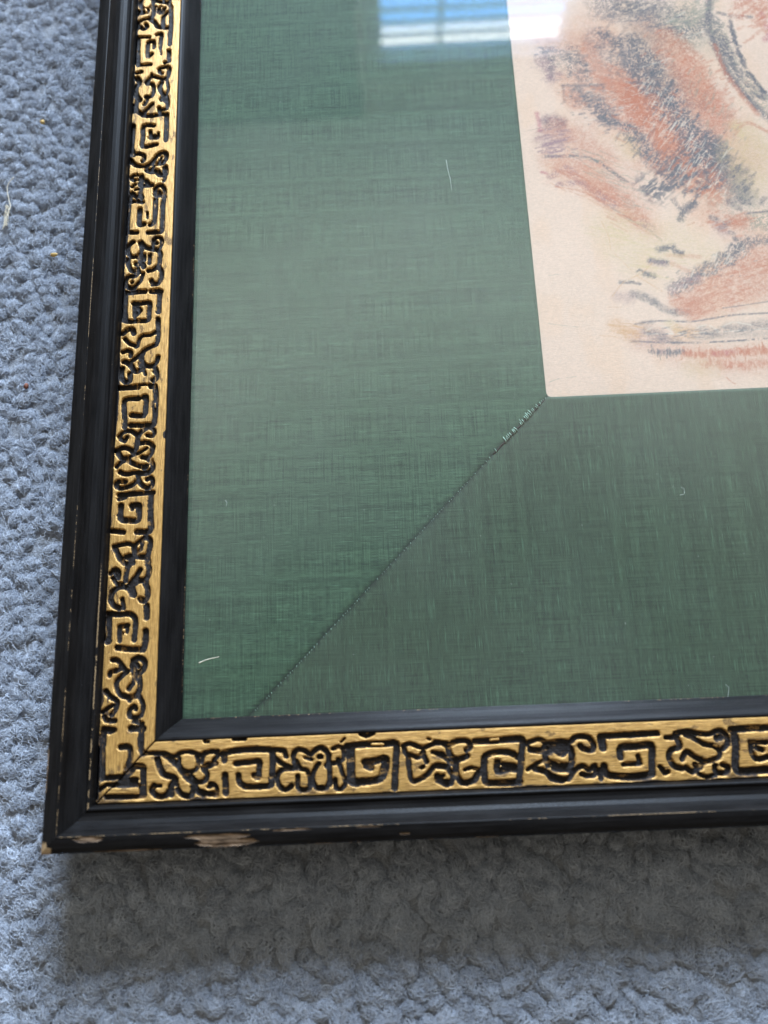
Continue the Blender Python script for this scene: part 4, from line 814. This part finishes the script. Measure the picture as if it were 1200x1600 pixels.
# pale tangled lint thread on the carpet at the left
parts = [tube_geo(curl([(1.6, 14, 1.4), (-.6, 10.5, 1.0), (.2, 5, .6), (1.0, 2, .6), (-.2, -3, .8), (-1.0, -7.5, .6)]), .16)]
for k in range(16):
    r = random.Random(k)
    q = [(r.uniform(-.8, .9), 3 - i * 2.2 - r.uniform(0, 1.2), .6 + r.uniform(-.2, .7)) for i in range(5)]
    parts.append(tube_geo(curl(q, seed=k), .055, 4))
V, F = join(parts)
place('lint_thread', V, F, LINT, (-72.2, 182, .4), 'pale tangled lint thread lying on the carpet at the far left', 'lint')
def crumb(name, mat, loc, r, sx, label, seed):
    g = np.random.default_rng(seed)
    nu, nv = 10, 7
    V = []
    for i in range(nv):
        la = -math.pi / 2 + math.pi * i / (nv - 1)
        for j in range(nu):
            lo2 = 2 * math.pi * j / nu
            q = r * g.uniform(.72, 1.15)
            V.append((q * sx * math.cos(la) * math.cos(lo2), q * math.cos(la) * math.sin(lo2), q * .7 * math.sin(la)))
    F = [(i * nu + j, i * nu + (j + 1) % nu, (i + 1) * nu + (j + 1) % nu, (i + 1) * nu + j) for i in range(nv - 1) for j in range(nu)]
    o = place(name, np.array(V), F, mat, loc, label, 'crumb')
    o['group'] = 'crumbs on the carpet'
    return o
crumb('crumb', CRUMB_Y, (-62.1, 220.5, 1.0), 1.0, 1.0, 'small yellow crumb on the carpet above the lint thread', 1)
crumb('crumb', CRUMB_Y, (-53.7, 163.1, .9), .8, 1.9, 'flat tan flake on the carpet close to the frame\'s left edge', 2)
crumb('crumb', CRUMB_R, (-59.7, 112.4, .8), 1.1, .8, 'red brown crumb on the carpet beside the left rail', 3)
crumb('crumb', CRUMB_K, (-62.2, 173.6, 1.0), .6, 1.0, 'tiny black speck on the carpet between lint thread and frame', 4)
gz = SIGHT - .40
def fibre(pts, r, mat, label):
    P = curl([(x, y, gz + z) for x, y, z in pts])
    c = P.mean(0); c[2] = gz
    V, F = tube_geo(P - c, np.linspace(r, r * .45, len(P)), 5)
    place('lint_fibre', V, F, mat, c, label, 'lint')['group'] = 'lint fibres on the glass'
fibre([(87.9, 186.4, .1), (88.3, 182, .2), (88.9, 178, .2), (89.1, 173.8, .1)], .075, LINTW, 'straight pale fibre lying on the upper glass left of the print')
fibre([(4.5, 15.8, .1), (7, 16.7, .3), (10.4, 17.4, .15)], .20, LINT, 'short pale lint streak on the glass in the lower left corner')
fibre([(152.6, 60.8, .1), (153.9, 61.2, .3), (154.0, 62.6, .3), (153.3, 63.4, .1)], .055, LINTW, 'tiny curled pale hair on the glass over the bottom silk strip')
fibre([(11.6, 65.6, .1), (12.2, 64.6, .2), (11.9, 63.6, .1)], .05, LINTW, 'tiny pale hair on the glass near the left rail')
fibre([(157.9, -.2, .15), (158.6, 2.2, .35), (157.9, 3.4, .2)], .045, LINTW, 'fine curved hair on the glass edge by the bottom rail')
# dust on the glass
parts = []
for k in range(150):
    x, y = rnd.uniform(2, 205), rnd.uniform(2, 250)
    r = rnd.uniform(.04, .10)
    parts.append((np.array([(x + r * a, y + r * b, gz + .02 + r * c) for a, b, c in ((1, 0, 0), (0, 1, 0), (-1, 0, 0), (0, -1, 0), (0, 0, 1))]),
                  [(0, 1, 4), (1, 2, 4), (2, 3, 4), (3, 0, 4)]))
V, F = join(parts)
tag(mesh('dust', V * MM, F, LINTW), 'specks of dust scattered over the picture glass', 'dust', kind='stuff')

# ------------------------------------------------------------------ the window whose light falls on the frame and mirrors in its glass
def m_emit(name, c0, c1, z0, z1, s):
    t = NT(name)
    co = t.n('ShaderNodeNewGeometry').outputs['Position']
    z = t.n('ShaderNodeSeparateXYZ', {0: co}).outputs[2]
    f = t.rng(z, z0, z1, smooth=True)
    e = t.n('ShaderNodeEmission', {'Color': t.mix(f, c0, c1), 'Strength': s})
    t.t.links.new(e.outputs[0], t.out.inputs[0])
    return t.m
SKYM = m_emit('daylit_sky', (.16, .40, .85), (1.0, 1.0, 1.0), 1.975, 2.015, 10.5)
win = empty('window', (.41, 2.28, 1.4))
tag(win, 'white framed window mirrored in the picture glass behind its blinds', 'window')
def wbox(name, *a, mat=CASING, parent=win):
    o = box(name, *a, mat)
    o.parent = parent
    o.matrix_parent_inverse = Matrix.Translation(-Vector(parent.location))
    return o
X0, X1, Z0, Z1 = 100, 722, 1000, 1992
wbox('casing', X0 - 75, X0, 2260, 2300, Z0 - 75, Z1 + 75)
wbox('casing', X1, X1 + 75, 2260, 2300, Z0 - 75, Z1 + 75)
wbox('casing', X0, X1, 2260, 2300, Z1, Z1 + 75)
wbox('casing', X0, X1, 2260, 2300, Z0 - 75, Z0)
wbox('wall_glow_panel', X0 - 75, X1 + 300, 2262, 2298, Z1 + 76, Z1 + 300)  # added pale panel standing in for light glow on the wall above the window
wbox('mullion', 298, 312, 2290, 2310, Z0, Z1)
wbox('sash_rail', X0, X1, 2291, 2309, 1462, 1490)
t = NT('window_glass')
g1 = t.n('ShaderNodeBsdfTransparent'); g2 = t.n('ShaderNodeBsdfGlossy', {'Roughness': .02})
mx = t.n('ShaderNodeMixShader', {0: .06, 1: g1.outputs[0], 2: g2.outputs[0]})
t.t.links.new(mx.outputs[0], t.out.inputs[0])
wbox('pane', X0, X1, 2312, 2316, Z0, Z1, mat=t.m)
o = box('sky', X0 - 60, X1 + 60, 2370, 2374, Z0 - 60, Z1 + 220, SKYM)
tag(o, 'bright sky seen through the window', kind='structure')
# wall the window is set in
Vw = []; Fw = []
def quad(x0, x1, z0, z1):
    k = len(Vw)
    Vw.extend([(x0, 2295, z0), (x1, 2295, z0), (x1, 2295, z1), (x0, 2295, z1)]); Fw.append((k, k + 1, k + 2, k + 3))
quad(-1500, X0 - 20, 0, 2330); quad(X1 + 20, 2300, 0, 2330); quad(X0 - 20, X1 + 20, Z1 + 20, 2330); quad(X0 - 20, X1 + 20, 0, Z0 - 20)
wobj = mesh('window_wall', np.array(Vw, float) * MM, Fw, PLASTER, None, smooth=False)
tag(wobj, 'plain wall around the mirrored window', kind='structure')
# blind
bl = empty('venetian_blind', (.44, 2.23, 2.03))
tag(bl, 'horizontal slatted blind in front of the window', 'window blind')
sm = None
for k in range(6):
    z = 2042 - 50 * k
    w = 25; th_ = 1.4; an = math.radians(25)
    prof = []
    for q in np.linspace(-1, 1, 7):
        prof.append((q * w, 2.2 * (1 - q * q)))
    Vs = []
    for x in (30, 845):
        for q, h in prof:
            for s in (0, th_):
                Vs.append((x, 2230 + q * math.cos(an) - (h + s) * math.sin(an), z + q * math.sin(an) + (h + s) * math.cos(an)))
    n = len(prof)
    Fs = []
    for i in range(n - 1):
        a = 2 * i; b = 2 * n + 2 * i
        Fs += [(a, a + 2, b + 2, b), (a + 1, b + 1, b + 3, a + 3)]
    Fs += [(0, 2 * n, 2 * n + 1, 1), (2 * n - 2, 2 * n - 1, 4 * n - 1, 4 * n - 2)]
    if sm is None:
        V = np.array(Vs) * MM; V[:, 2] -= z * MM
        so = mesh('slat', V, Fs, BLIND); sm = so.data
    else:
        so = bpy.data.objects.new('slat', sm); col.objects.link(so)
    so.location = (0, 0, z * MM)
    so.parent = bl
    so.matrix_parent_inverse = Matrix.Translation(-Vector(bl.location))
def bbox_(name, *a, mat=BLIND):
    o = box(name, *a, mat); o.parent = bl; o.matrix_parent_inverse = Matrix.Translation(-Vector(bl.location)); return o
bbox_('head_rail', 26, 849, 2205, 2253, 2066, 2105)
bbox_('ladder_tape', 16, 38, 2196, 2203, 1745, 2066)
